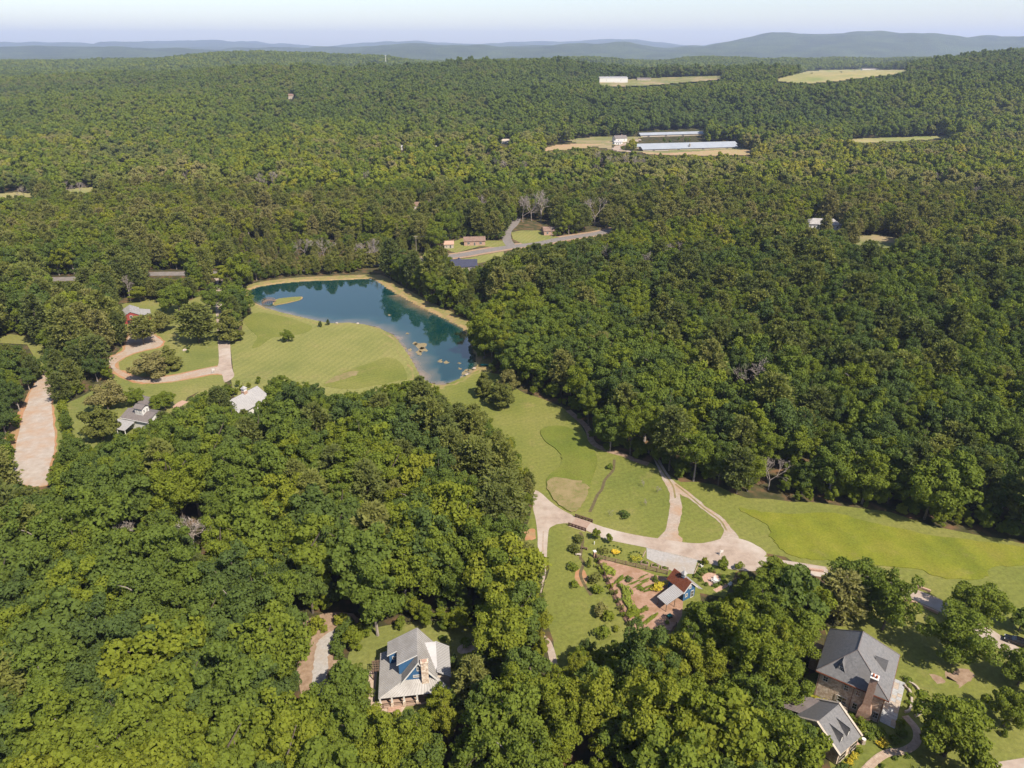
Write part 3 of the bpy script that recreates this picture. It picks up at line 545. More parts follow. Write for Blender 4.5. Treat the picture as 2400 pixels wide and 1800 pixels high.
def pine_meshes(name, seed, h, r0, base=.28, whorl=.85, per=6, tuft=6, ln=.85, m=None, wide=.22, taper=.8):
    r = np.random.default_rng(seed); mb = MB(); C = []; D = []
    tip = Vector((r.normal() * .3, r.normal() * .3, h)); mb.tube((0, 0, -.6), tip * .5, .24, .16, 6); mb.tube(tip * .5, tip * .97, .16, .04, 6)
    z = h * base
    while z < h * .98:
        f = (z / h - base) / (1 - base); rr = r0 * (min(1, .55 + f * 2.2)) * (1 - f ** 2.6) ** (taper * .8) + .25
        for i in range(per):
            a = r.uniform(0, 2 * math.pi); l = rr * r.uniform(.6, 1.12); p = tip * (z / h); e = p + Vector((math.cos(a) * l, math.sin(a) * l, r.uniform(-.05, .32) * l - .1 * (1 - f) * l))
            if i % 2 == 0: mb.tube(p, e, .05, .02, 3)
            for t in np.linspace(.35, 1, tuft):
                q = p.lerp(e, t); w = (q - p).normalized()
                for _ in range(6):
                    dv = np.array(w) * .8 + r.normal(size=3) * .7 + np.array((0, 0, .35)); dv /= np.linalg.norm(dv); C.append(np.array(q) + r.normal(size=3) * .22 * l * .4 + dv * ln * .3); D.append(dv)
        z += whorl * r.uniform(.8, 1.2)
    C = np.array(C); D = np.array(D); n = len(C); a = r.normal(size=(n, 3)); W = np.cross(D, a); W /= np.linalg.norm(W, axis=1)[:, None]
    s = (ln * r.uniform(.6, 1.2, n))[:, None]
    V = np.stack((C - D * s * .5, C + W * s * wide, C + D * s * .6, C - W * s * wide), 1).reshape(-1, 3)
    cm = mesh_np(name, V, np.arange(4 * n, dtype=np.int32).reshape(-1, 4), m)
    tm = bpy.data.meshes.new(name + '_trunk'); tm.from_pydata(mb.v, [], mb.f); tm.materials.append(M['bark']); tm.update(); return cm, tm
def bare_mesh(name, seed, h, spread=.5, depth=5, m=None, rad=.26, fork=3):
    r = np.random.default_rng(seed); mb = MB()
    def grow(p, d, l, rd, k):
        q = p + d * l; mb.tube(p, q, rd, rd * .68, 5 if k > 2 else 3)
        if k == 0: return
        for i in range(fork if k > 1 else 2):
            nd_ = (d + Vector(r.normal(size=3)) * spread + Vector((0, 0, .12))).normalized(); grow(q if i else p.lerp(q, .75), nd_, l * r.uniform(.62, .85), rd * .62, k - 1)
    grow(Vector((0, 0, -.5)), Vector((0, 0, 1)), h * .30, rad, depth)
    tips = np.array([v for v in mb.v if v[2] > h * .45]); sel = tips[r.choice(len(tips), min(len(tips), 420), replace=False)]
    for p_ in sel:
        d_ = Vector(r.normal(size=3) + np.array((0, 0, .8))).normalized() * r.uniform(.5, 1.1); w_ = d_.cross(Vector(r.normal(size=3))).normalized() * .07; p_ = Vector(p_)
        mb.poly([p_ - w_, p_ + w_, p_ + d_])
    me = bpy.data.meshes.new(name); me.from_pydata(mb.v, [], mb.f); me.materials.append(m); me.update(); return me
BROAD = []   # (crown, trunk, height, radius)
for i, (h, r0, zf, hf, nl, sh, lr) in enumerate([(17, 5.2, .60, .37, 52, .95, (.15, .29)), (19, 4.8, .58, .40, 56, .8, (.15, .28)), (15, 5.6, .58, .36, 54, 1, (.14, .28)), (16, 4.4, .57, .40, 44, .85, (.17, .31)),
                                                  (20, 5.4, .62, .36, 60, .9, (.14, .27)), (14, 4.6, .56, .42, 42, .8, (.18, .32)), (18, 6.0, .62, .33, 64, 1, (.13, .26)), (15, 4.2, .55, .43, 40, .7, (.18, .32))]):
    c, cs, rs = crown_mesh('broadleaf_crown_%s' % 'abcdefgh'[i], 10 + i, h, r0, h * zf, h * hf, nl, (8600, 9500, 6200, 7600, 9500, 5600, 8600, 6600)[i], (.36, .34, .46, .38, .33, .48, .35, .42)[i], M['leaf'], lr, sh)
    BROAD.append((c, trunk_mesh('broadleaf_trunk_%s' % 'abcdefgh'[i], 30 + i, h, .30, cs, M['greybark'] if i % 3 == 0 else M['bark']), h, r0))
for i, (h, r0, zf, hf, nl, sh, lr) in enumerate([(14, 6.2, .53, .47, 84, .9, (.13, .25)), (13, 5.6, .54, .46, 70, .8, (.15, .27)), (15, 6.6, .55, .45, 92, .95, (.12, .23))]):
    c, cs, rs = crown_mesh('open_crown_%s' % 'abc'[i], 210 + i, h, r0, h * zf, h * hf, nl, 11500, .38, M['leaf'], lr, sh)
    BROAD.append((c, trunk_mesh('open_trunk_%s' % 'abc'[i], 220 + i, h, .32, cs, M['bark']), h, r0))
NB = 8
PINE = []
for i, (h, r0, b, t) in enumerate([(17, 3.6, .25, .8), (19, 3.9, .32, .7), (15, 3.9, .22, .75), (16, 3.2, .18, .9)]):
    c, t_ = pine_meshes('pine_crown_%s' % 'abcd'[i], 50 + i, h, r0 * 1.12, b, .72, 9, 6, .95, M['needle'], .24, t); PINE.append((c, t_, h, r0))
CEDAR = []
for i, (h, r0, sh, zf, hf, ls) in enumerate([(9, 4.0, .75, .50, .50, .42), (10, 3.2, .35, .46, .52, .42), (8, 4.2, .8, .50, .50, .40)]):
    c, cs, rs = crown_mesh('cedar_crown_%s' % 'abc'[i], 70 + i, h, r0, h * zf, h * hf, 60, 6500, ls, M['cedar'], (.18, .30), sh, .1)
    CEDAR.append((c, trunk_mesh('cedar_trunk_%s' % 'abc'[i], 80 + i, h, .2, cs, M['bark'], 3), h, r0))
BARE = [(bare_mesh('bare_limbs_%s' % 'abc'[i], 90 + i, h, sp, 5, M['greybark']), h) for i, (h, sp) in enumerate([(16, .42), (14, .5), (18, .36)])]
BUSH = []
for i, (nl, sh) in enumerate([(14, .9), (12, .7), (18, 1.0)]):
    c, cs, rs = crown_mesh('bush_leaves_%s' % 'abc'[i], 110 + i, 1, .5, .48, .5, nl, 420, .13, M['leaf'], (.34, .5), sh, .35); BUSH.append(c)
def with_mat(me, m):
    c = me.copy(); c.materials.clear(); c.materials.append(m); return c
FLOWER = [with_mat(b, M['flower']) for b in BUSH]
CBUSH = [with_mat(b, M['cedar']) for b in BUSH]
# coarser copies for the middle distance and tree groups for the far slopes
MID = []
for i, (h, r0, zf, hf, nl) in enumerate([(16, 5.2, .55, .44, 22), (18, 4.8, .55, .45, 22), (14, 5.4, .52, .46, 20), (17, 4.4, .52, .46, 18)]):
    c, cs, rs = crown_mesh('mid_broadleaf_%s' % 'abcd'[i], 130 + i, h, r0, h * zf, h * hf, nl, 1500, 1.0, M['leaf'], (.26, .42), .85, .25, .3); MID.append(c)
MIDP = [crown_mesh('mid_pine_%s' % 'ab'[i], 140 + i, h, r0, h * .56, h * .42, 26, 1500, .95, M['needle'], (.22, .36), .7, .25, .4)[0] for i, (h, r0) in enumerate([(16, 4.6), (17, 4.2)])]
def far_clump(name, seed):
    r = np.random.default_rng(seed); Vs, Fs = [], []; b = 0
    for k in range(11):
        x, y = r.uniform(-17, 17, 2); rad = r.uniform(4, 6.5); hh = r.uniform(11, 19); n = 46
        d = r.normal(size=(n, 3)); d[:, 2] = np.abs(d[:, 2]) * 1.0 - .25; d /= np.linalg.norm(d, axis=1)[:, None]
        P = np.array((x, y, hh - rad * .9)) + d * rad * r.uniform(.75, 1.08, n)[:, None]
        V, Fq = leaf_quads(P, d + r.normal(size=d.shape) * .35, 3.6, r); Vs.append(V); Fs.append(Fq + b); b += len(V)
    return mesh_np(name, np.concatenate(Vs), np.concatenate(Fs), M['leaf'])
FAR = [far_clump('far_trees_%s' % 'abc'[i], 150 + i) for i in range(3)]

# ------------------------------------------------------------------ where the wood stands
def jitgrid(y0, y1, step, amax=.80):
    P = []; y = y0; row = 0
    while y < y1:
        hw = amax * y + 25; xs = np.arange(-hw, hw, step) + (step / 2 if row % 2 else 0); P.append(np.stack((xs, np.full(len(xs), y)), 1)); y += step * .87; row += 1
    P = np.concatenate(P); return P + rng.uniform(-.36, .36, P.shape) * step
CL = [(np.array(c), np.min(c, 0), np.max(c, 0)) for c in CLEAR if not any(c is f_ for f_ in FAR_CLEAR)]; CLF = [(np.array(c), np.min(c, 0), np.max(c, 0)) for c in FAR_CLEAR]
GSOLID = [pond_g, island_g, ribbon(rd, 13)]
def in_clear(px, py, cl):
    res = np.zeros(px.shape, bool)
    for c, mn, mx_ in cl:
        b = (px > mn[0]) & (px < mx_[0]) & (py > mn[1]) & (py < mx_[1]) & ~res
        if b.any(): res[b] |= inside(px[b], py[b], c)
    return res
def fits(x, y, z, h, r):
    """true where a crown of this size keeps the open ground, the water and the houses in view"""
    bad = np.zeros(x.shape, bool)
    for dx, dz in ((0, .97), (0, .86), (0, .75), (0, .62), (0, .5), (0, .38), (0, .12), (.75, .55), (-.75, .55), (.45, .85), (-.45, .85), (0, .25), (0, 0), (.55, .3), (-.55, .3)):
        px, py = prj(x + dx * r, y, z + dz * h); bad |= in_clear(px, py, CL)
    for dx, dz in ((0, .98), (0, .88), (0, .78), (0, .68), (0, .58), (0, .48), (0, .38), (0, .28), (0, .15), (0, 0), (.6, .5), (-.6, .5), (.6, .7), (-.6, .7)):
        px, py = prj(x + dx * r, y, z + dz * h); bad |= (in_clear(px, py, CLF[:9]) if dz < .8 else False) | in_clear(px, py, CLF[9:])
    for g_ in GSOLID: bad |= inside(x, y, g_)
    for sx, sy in BARE_XY:
        bad |= (np.abs(x - sx * y / sy) < 4 + sy * .004) & (y - sy < 6) & (y - sy > -5 - sy * .055)
    return ~bad
spots = [(640, 440, 15), (612, 446, 14), (658, 432, 13), (545, 432, 13), (486, 420, 13), (440, 432, 14), (430, 448, 12), (785, 432, 13), (862, 430, 12), (1040, 425, 13), (1080, 420, 13), (1160, 405, 14), (1185, 408, 14), (1400, 395, 16), (1430, 402, 17), (1470, 400, 17), (1485, 408, 16), (1395, 420, 14), (1500, 402, 14), (1230, 410, 13), (1010, 512, 14), (1245, 518, 20), (1268, 520, 21), (1225, 520, 18), (1393, 530, 21), (1130, 510, 15), (495, 515, 15), (190, 458, 12), (160, 462, 12), (60, 470, 12), (310, 440, 11), (1960, 515, 16), (1755, 560, 14), (1610, 912, 17), (1765, 955, 20), (1735, 945, 18), (1578, 630, 16), (1510, 660, 15), (1420, 640, 16), (1800, 1150, 13), (2280, 480, 14), (2200, 440, 14), (860, 620, 14), (880, 618, 14), (760, 612, 14), (715, 606, 13), (470, 1332, 17), (300, 1322, 15), (202, 1295, 15)]
BARE_XY = [T(px, py)[:2] for px, py, _ in spots]
PZONES = [z3([(180, 560), (700, 560), (720, 1000), (560, 1100), (250, 1250), (180, 1100)]),                                    # stand beside the red barn
          [(960, 920), (1050, 900), (1260, 1100), (1260, 1290), (1150, 1240), (1080, 1130), (960, 1010)],                        # edge of the wood by the valley lawn
          [(600, 560), (1000, 560), (1000, 620), (600, 640)], [(1480, 620), (2000, 560), (2150, 760), (1600, 830)], [(1900, 560), (2400, 560), (2400, 800), (2100, 800)],
          [(0, 480), (600, 480), (700, 580), (0, 640)]]
def pine_prob(x, y):
    px, py = prj(x, y, 0 * x + 9); p = np.where(vnoise(x, y, 70, 11) > .62, .45, .06) + np.where((y > 330) & (y < 1000) & (vnoise(x, y, 130, 12) > .38), .5, 0) + np.where(y > 1000, .1, 0)
    for i, z_ in enumerate(PZONES): p = np.where(inside(px, py, z_), (.75, .92, .8, .4, .3, .5)[i], p)
    return p
def scatter(y0, y1, step, smin, smax):
    P = jitgrid(y0, y1, step); x, y = P[:, 0], P[:, 1]; z = zfun(x, y); n = len(x)
    hf = rng.uniform(smin, smax, n) * (1 + .35 * (vnoise(x, y, 60, 21) - .5)); pn = rng.random(n) < pine_prob(x, y)
    dpx, dpy = prj(x, y, 0 * x); hf = hf * np.where(inside(dpx, dpy, [(520, 560), (900, 570), (1010, 600), (1120, 650), (1180, 760), (1150, 800), (1050, 690), (900, 640), (560, 660)]), .5, 1) * np.where((y > 560) & (y < 1000), .85, 1) * np.where(inside(dpx, dpy, [(-80, 820), (130, 820), (215, 880), (120, 1000), (20, 1180), (-80, 1180)]), .6, 1)
    ok = np.zeros(n, bool); s = hf.copy()
    for k in (1.0, .8, .62, .45):
        t = ~ok
        if t.any():
            g_ = fits(x[t], y[t], z[t], 16.5 * hf[t] * k, 5.6 * hf[t] * k); idx = np.nonzero(t)[0][g_]; ok[idx] = True; s[idx] = hf[idx] * k
    ok &= ~((s < .45 * smin * 1.3) & (rng.random(n) < .3))
    tint = np.clip(rng.beta(1.5, 1.9, n) * .80 + (vnoise(x, y, 55, 31) - .5) * .34 + (vnoise(x, y, 210, 32) - .5) * .35 - .02 + np.where((y > 400) & (y < 990), .20, 0) - np.where(y > 1080, .04, 0), 0, 1)
    tint = tint - .06 * (y < 260); dk = np.clip((y - 950) / 250, 0, 1); tint = tint * (1 - .62 * dk) + .62 * dk * (.22 + .55 * (vnoise(x, y, 240, 41) - .5)); tint = np.clip(tint, 0, 1)
    return [a[ok] for a in (x, y, z, s, pn, tint)]
near = scatter(22, 620, 6.8, .72, 1.48)
mid_ = scatter(620, 2500, 9.3, .8, 1.75)
PU = jitgrid(60, 600, 3.4); ux, uy = PU[:, 0], PU[:, 1]; uz = 0 * ux; us = rng.uniform(.16, .46, len(ux))
uk = fits(ux, uy, uz, 16.5 * us, 4.6 * us) & (rng.random(len(ux)) < .95) & (~fits(ux, uy, uz, 0 * ux + 17, 0 * ux + 6.5) | in_clear(*prj(ux, uy - 4, uz), CL) | in_clear(*prj(ux, uy - 8, uz), CL))
ux, uy, us = ux[uk], uy[uk], us[uk]; uz = 0 * ux
farP = jitgrid(2500, 5200, 30); fx, fy = farP[:, 0], farP[:, 1]; fz = zfun(fx, fy)
fp = prj(fx, fy, fz + 14); fk = ~in_clear(*fp, CLF)
for dx_ in (-17, 0, 17):
    for dz_ in (0, 6, 18): fk &= ~in_clear(*prj(fx + dx_, fy, fz + dz_), CLF)
fx, fy, fz = fx[fk], fy[fk], fz[fk]

# ------------------------------------------------------------------ trees as things, and the rest of the wood
SHAPE = ['domed', 'full', 'spreading', 'upright', 'high crowned', 'round', 'layered', 'narrow']
PSHAPE = ['bushy', 'straight', 'wide', 'slim']
def tone(t): return 'dark green' if t < .27 else 'mid green' if t < .42 else 'olive green' if t < .56 else 'yellowish green' if t < .72 else 'pale lime green'
def zone(px, py):
    if px > 1250 and py < 1330: return ('low on the slope' if py > 1120 else 'halfway up the slope' if py > 1000 else 'high on the slope') + (' at the right edge' if px > 2150 else ' behind the long meadow' if px > 1900 else ' above the meadow tip' if px > 1700 else ' beside the gravel track' if px > 1480 else ' above the valley lawn')
    if py < 930 and px < 320: return 'in the stand beside the red barn'
    if py < 900: return 'in the belt beyond the pond'
    if px < 330 and py < 1150: return 'beside the wide clay road'
    if px > 1760: return 'left of the big stone house'
    if px > 1310: return 'below the kitchen garden by the bottom edge' if px < 1620 else 'between kitchen garden and stone house'
    if py > 1640: return 'at the bottom edge left of the blue cottage' if px < 700 else 'in front of the blue cottage'
    if px > 1060 and py > 1350: return 'between blue cottage and mown strip'
    if px > 700: return 'in the wood above the blue cottage' if py > 1200 else 'in the wood just below the pond lawn'
    if py > 1380: return 'in the wood left of the gravel turnaround'
    return 'in the wood below the pale barn' if px > 380 else 'in the wood at the left edge'
def put_tree(name, crown, trunk, x, y, z, s, rz, tint, label, cat='tree', group=None, crown_name='crown', sz=None):
    o = empty(name, (x, y, z), rz); o.scale = (s, s, sz or s); tag(o, label, cat, group)
    if trunk is not None: link(bpy.data.objects.new('trunk', trunk), o)
    c = link(bpy.data.objects.new(crown_name, crown), o); c['tint'] = float(tint); return o
NX, NY_, NZ, NS, NP, NT = near
cpx, cpy = prj(NX, NY_, NZ + 9 * NS); vis = (cpx > -30) & (cpx < 2430) & (cpy < 1860)
dist = np.sqrt(NX ** 2 + NY_ ** 2 + (H - 9) ** 2); single = np.zeros(len(NX), bool)
for isp in (False, True):
    idx = np.nonzero(vis & (NP == isp))[0]; idx = idx[np.argsort(dist[idx])][:295]; single[idx] = True
proto = np.where(NP, rng.integers(0, len(PINE), len(NX)), rng.integers(0, NB, len(NX))); rot = rng.uniform(0, 6.28, len(NX))
ORD = ['first', 'second', 'third', 'fourth', 'fifth', 'sixth', 'seventh', 'eighth', 'ninth', 'tenth', 'eleventh', 'twelfth']
def distinct(labels, px):
    by = {}
    for k_, l_ in labels.items(): by.setdefault(l_, []).append(k_)
    for l_, ks in by.items():
        if len(ks) < 2 or len(ks) > 12: continue
        ks.sort(key=lambda q: px[q]); names = ['left one', 'right one'] if len(ks) == 2 else [o_ + ' from left' for o_ in ORD[:len(ks)]]
        for k_, n_ in zip(ks, names):
            if len((l_ + ', ' + n_).split()) <= 16: labels[k_] = l_ + ', ' + n_
    return labels
LAB = {}
for i in np.nonzero(single)[0]:
    K = (PINE if NP[i] else BROAD)[proto[i]]; s = NS[i] * 16.5 / K[2] * (1.0 if NP[i] else 1.02)
    size = 'Small ' if NS[i] < .62 else 'Young ' if NS[i] < .82 else '' if NS[i] < 1.0 else 'Large ' if NS[i] < 1.2 else 'Towering '
    if NP[i]: lab = f'{size}{PSHAPE[proto[i]]} {tone(NT[i])} pine {zone(cpx[i], cpy[i])}'
    else: lab = f'{size}{SHAPE[proto[i]]} {tone(NT[i])} leafy tree {zone(cpx[i], cpy[i])}'
    LAB[i] = lab[0].upper() + lab[1:]
LAB = distinct(LAB, cpx)
for i, lab in LAB.items():
    K = (PINE if NP[i] else BROAD)[proto[i]]; s = NS[i] * 16.5 / K[2] * (1.0 if NP[i] else 1.02)
    put_tree('pine_tree' if NP[i] else 'broadleaf_tree', K[0], K[1], NX[i], NY_[i], NZ[i], s, rot[i], NT[i], lab, 'tree',
             'pines in the nearer woods' if NP[i] else 'leafy trees in the nearer woods')
def forest(name, label, meshes, x, y, z, s, pi, tint, rz):
    cc = bpy.data.collections.new(name + '_kinds')
    for i, me in enumerate(meshes): cc.objects.link(bpy.data.objects.new('%s_kind_%02d' % (name, i), me))
    me = bpy.data.meshes.new(name); me.vertices.add(len(x)); me.vertices.foreach_set('co', np.stack((x, y, z), -1).astype(np.float32).ravel())
    for nme, ty, arr in (('tint', 'FLOAT', tint), ('scl', 'FLOAT', s), ('rz', 'FLOAT', rz)): me.attributes.new(nme, ty, 'POINT').data.foreach_set('value', arr.astype(np.float32))
    me.attributes.new('pick', 'INT', 'POINT').data.foreach_set('value', pi.astype(np.int32)); me.update()
    o = link(bpy.data.objects.new(name, me)); tag(o, label, 'woodland', None, 'stuff')
    g = bpy.data.node_groups.new(name, 'GeometryNodeTree'); N = g.nodes; L = g.links.new
    g.interface.new_socket('Geometry', in_out='INPUT', socket_type='NodeSocketGeometry'); g.interface.new_socket('Geometry', in_out='OUTPUT', socket_type='NodeSocketGeometry')
    gi = N.new('NodeGroupInput'); go = N.new('NodeGroupOutput'); ci = N.new('GeometryNodeCollectionInfo'); ci.inputs[0].default_value = cc
    ci.inputs['Separate Children'].default_value = True; ci.inputs['Reset Children'].default_value = True
    ip = N.new('GeometryNodeInstanceOnPoints'); ip.inputs['Pick Instance'].default_value = True
    def att(n_, t_):
        a = N.new('GeometryNodeInputNamedAttribute'); a.data_type = t_; a.inputs[0].default_value = n_; return a.outputs[0]
    cb = N.new('ShaderNodeCombineXYZ'); L(att('rz', 'FLOAT'), cb.inputs[2])
    L(gi.outputs[0], ip.inputs['Points']); L(ci.outputs[0], ip.inputs['Instance']); L(att('pick', 'INT'), ip.inputs['Instance Index']); L(cb.outputs[0], ip.inputs['Rotation']); L(att('scl', 'FLOAT'), ip.inputs['Scale']); L(ip.outputs[0], go.inputs[0])
    md = o.modifiers.new('trees', 'NODES'); md.node_group = g; return o
def joined(c, t):
    v = []; f = []; mi = []
    for k, me in enumerate((c, t)):
        b = len(v); v += [tuple(p.co) for p in me.vertices]; f += [tuple(b + i for i in p.vertices) for p in me.polygons]; mi += [k] * len(me.polygons)
    me = bpy.data.meshes.new(c.name + '_whole'); me.from_pydata(v, [], f); me.materials.append(c.materials[0]); me.materials.append(t.materials[0]); me.polygons.foreach_set('material_index', mi); me.update(); return me
rest = ~single
W8 = [joined(k[0], k[1]) for k in BROAD[:NB]]; W4 = [joined(k[0], k[1]) for k in PINE]
a = rest & ~NP; hb = np.array([k[2] for k in BROAD]); forest('woodland', 'mixed leafy woodland beyond the nearest trees', W8, NX[a], NY_[a], NZ[a], NS[a] * 16.5 / hb[proto[a]], proto[a], NT[a], rot[a])
a = rest & NP; hp = np.array([k[2] for k in PINE]); forest('pine_wood', 'olive pine woods beyond the nearest pines', W4, NX[a], NY_[a], NZ[a], NS[a] * 16.5 / hp[proto[a]], proto[a], NT[a], rot[a])
n = len(ux); pk = rng.integers(0, 8, n); forest('undergrowth', 'leafy undergrowth along the edges of the woods', [k[0] for k in BROAD[:NB]], ux, uy, uz - .6, us * 16.5 / hb[pk] * 1.15, pk, np.clip(rng.normal(.45, .16, n), 0, 1), rng.uniform(0, 6.28, n))
x, y, z, s, pn, tn = mid_; n = len(x)
pk = np.where(pn, 4 + rng.integers(0, 2, n), rng.integers(0, 4, n)); forest('hillside_forest', 'forest covering the valley floor and the ridges', MID + MIDP, x, y, z, s, pk, tn, rng.uniform(0, 6.28, n))
n = len(fx); forest('distant_forest', 'hazy forest on the far low hills', FAR, fx, fy, fz, rng.uniform(.85, 1.2, n), rng.integers(0, 3, n), np.clip(rng.normal(.36, .15, n), 0, 1), rng.uniform(0, 6.28, n))
print('TREES', int(single.sum()), len(NX), len(mid_[0]), len(fx))

# ------------------------------------------------------------------ air
hz = MB().box(-27000, 27000, -600, 23900, -5, 480).build('haze', None) if False else None
hm = bpy.data.materials.new('summer haze'); hm.use_nodes = True; hm.node_tree.nodes.clear()
pv = nd(hm, 'ShaderNodeVolumePrincipled'); pv.inputs['Color'].default_value = (.57, .67, .98, 1); pv.inputs['Density'].default_value = HAZE_DENSITY
pv.inputs['Anisotropy'].default_value = 0.15
for k_ in ('Density Attribute', 'Temperature Attribute', 'Color Attribute'):
    if k_ in pv.inputs: pv.inputs[k_].default_value = ''
ho = nd(hm, 'ShaderNodeOutputMaterial'); hm.node_tree.links.new(pv.outputs[0], ho.inputs['Volume'])
hz = MB().box(-28000, 28000, -700, 23900, -6, 520).build('haze', hm); tag(hz, 'thin blue summer haze over the whole valley', 'haze', None, 'stuff')

# ------------------------------------------------------------------ building materials
M['blue'] = mat('blue siding', (.045, .135, .29), (.055, .155, .32), 3, .7)
M['white'] = mat('white paint', (.72, .70, .67), (.80, .78, .75), 1.5, .6)
M['seam'] = mat('grey metal roof', (.40, .38, .365), (.49, .465, .45), .4, .55, .1, c3=(.34, .315, .295), scale3=.3)
M['seam_shade_dirt'] = mat('seam metal with painted shade and dirt', (.30, .285, .275), rough=.6, metal=.1)  # darker than the roof sheets: shadow and dirt along the seams painted into the colour
M['palemetal'] = mat('pale metal roof', (.44, .425, .43), (.50, .485, .49), .5, .55, .1)
M['bluemetal'] = mat('blue grey metal roof', (.36, .39, .44), (.42, .45, .50), .1, .5, .1)
M['rust'] = mat('rust red metal', (.20, .065, .035), (.26, .09, .05), 1.0, .6, .1)
M['brownmetal'] = mat('brown grey metal roof', (.23, .19, .185), (.29, .245, .235), .6, .55, .15)
M['slate'] = mat('grey slate', (.15, .148, .155), (.225, .22, .225), 2.2, .8, bump=.03, c3=(.19, .18, .18), scale3=.2)
M['shingle'] = mat('brown grey shingles', (.16, .135, .13), (.23, .20, .19), 2.0, .9, bump=.02)
M['stone'] = mat('rubble stone', (.52, .39, .30), (.95, .82, .68), 1.6, .95, bump=.08, c3=(.68, .51, .38), scale3=.9, lo=.42, hi=.58)
M['brickc'] = mat('pink brick', (.42, .25, .18), (.58, .40, .31), 3.0, .9, bump=.02)
M['wood'] = mat('weathered timber', (.20, .13, .09), (.33, .23, .165), 2.0, .9)
M['darkwood'] = mat('dark stained timber', (.085, .045, .035), (.15, .085, .065), 2.0, .85)
M['deckwood'] = mat('pinkish deck board', (.38, .26, .20), (.46, .33, .26), 2.0, .85)
M['glass'] = mat('dark glass', (.02, .025, .03), rough=.1, spec=.6)
M['red'] = mat('barn red', (.30, .045, .04), (.36, .07, .06), 1.2, .8)
M['tan'] = mat('tan siding', (.50, .42, .34), (.58, .50, .42), 1.0, .8)
M['brownroof'] = mat('brown shingles', (.21, .135, .105), (.29, .195, .155), .8, .9)
M['navy'] = mat('navy shingle', (.045, .048, .085), (.06, .065, .11), 1.2, .8)
M['black'] = mat('black car paint', (.01, .01, .012), rough=.25, spec=.6)
M['rubber'] = mat('rubber', (.015, .015, .015), rough=.9)
M['chrome'] = mat('chrome', (.6, .6, .6), rough=.25, metal=1)
M['lamp'] = mat('lamp glass', (.7, .7, .68), rough=.2)
M['teal'] = mat('teal plastic', (.02, .16, .15), rough=.6)
M['rock'] = mat('pale rock', (.40, .33, .27), (.52, .44, .37), 1.5, .95, bump=.06)
M['flag'] = mat('flagstone', (.42, .30, .22), (.56, .44, .35), 1.3, .9, bump=.02)
M['bluestone'] = mat('grey paving', (.36, .37, .38), (.48, .48, .49), 2.5, .9, bump=.02)
M['terra'] = mat('terracotta', (.50, .17, .09), rough=.8)
M['algae'] = mat('algae mat', (.32, .25, .14), (.24, .19, .10), 1.5, 1, bump=.05)
M['pole'] = mat('pole wood', (.30, .25, .21), (.40, .35, .30), 1.0, .9)
M['cable'] = mat('cable', (.05, .05, .05), rough=.6)

def part(mb, name, m, t): return mb.build(name, m, t)
def thing(name, label, cat, x, y, rz=0.0, group=None, z=0.0): return tag(empty(name, (x, y, z), rz), label, cat, group)
def window(t, c, ang, wd, ht, fm='white', name='window', depth=.06):
    """a window with pane, frame and glazing bars on a wall whose outward normal has local angle ang"""
    ca, sa = math.cos(ang), math.sin(ang); cx, cy_, cz = c
    def P(u, v, d): return (cx - sa * u + ca * d, cy_ + ca * u + sa * d, cz + v)
    p = MB().slab([P(-wd / 2, -ht / 2, .03), P(wd / 2, -ht / 2, .03), P(wd / 2, ht / 2, .03), P(-wd / 2, ht / 2, .03)], .04)
    o = p.build(name, M['glass'], t); f = MB(); e = .09
    for a, b in (((-wd / 2, -ht / 2), (wd / 2, -ht / 2)), ((-wd / 2, ht / 2), (wd / 2, ht / 2)), ((-wd / 2, -ht / 2 - e / 2), (-wd / 2, ht / 2 + e / 2)), ((wd / 2, -ht / 2 - e / 2), (wd / 2, ht / 2 + e / 2)), ((0, -ht / 2), (0, ht / 2)), ((-wd / 2, 0), (wd / 2, 0))):
        th = e if abs(a[0]) + abs(b[0]) > .01 and abs(a[1]) + abs(b[1]) > .01 else e * .5
        f.beam(P(a[0], a[1], depth), P(b[0], b[1], depth), th, th)
    f.build('frame', M[fm], o); return o
def roofpart(t, name, quads, m, thick=.12, step=None):
    mb = MB()
    for q_ in quads:
        mb.slab(q_, thick)
    o = mb.build(name, M[m], t)
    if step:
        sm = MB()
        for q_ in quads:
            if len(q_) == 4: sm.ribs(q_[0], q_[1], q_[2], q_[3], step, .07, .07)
        if t.parent is None: tag(sm.build('seams', M[m] if m in ('rust', 'brownmetal') else M['seam_shade_dirt'], o), None, None, None, 'stuff')
    return o
def simple_house(name, label, cat, x, y, rz, L_, W_, he, hr, wall, roof, z=0.0, over=.4, win=(), door=None, step=None, chim=False):
    """gabled house: ridge along local x"""
    t = thing(name, label, cat, x, y, rz, None, z); a = L_ / 2; b = W_ / 2
    MB().prismx([(-b, -.3), (b, -.3), (b, he), (0, hr), (-b, he)], -a, a).build('wall', M[wall], t)
    k = (hr - he) / b
    roofpart(t, 'roof', [[(-a - over, 0, hr + .14), (a + over, 0, hr + .14), (a + over, -b - over, he - k * over + .14), (-a - over, -b - over, he - k * over + .14)],
                         [(a + over, 0, hr + .14), (-a - over, 0, hr + .14), (-a - over, b + over, he - k * over + .14), (a + over, b + over, he - k * over + .14)]], roof, .12, step)
    for u, v, ang, ww, hh in win: window(t, (u, v, he * .55), ang, ww, hh)
    if door:
        u, v, ang = door; window(t, (u, v, 1.05), ang, 1.0, 2.0, name='door')
    if chim: MB().box(a * .3 - .4, a * .3 + .4, -.4, .4, he, hr + 1.1).build('chimney', M['brickc'], t)
    return t

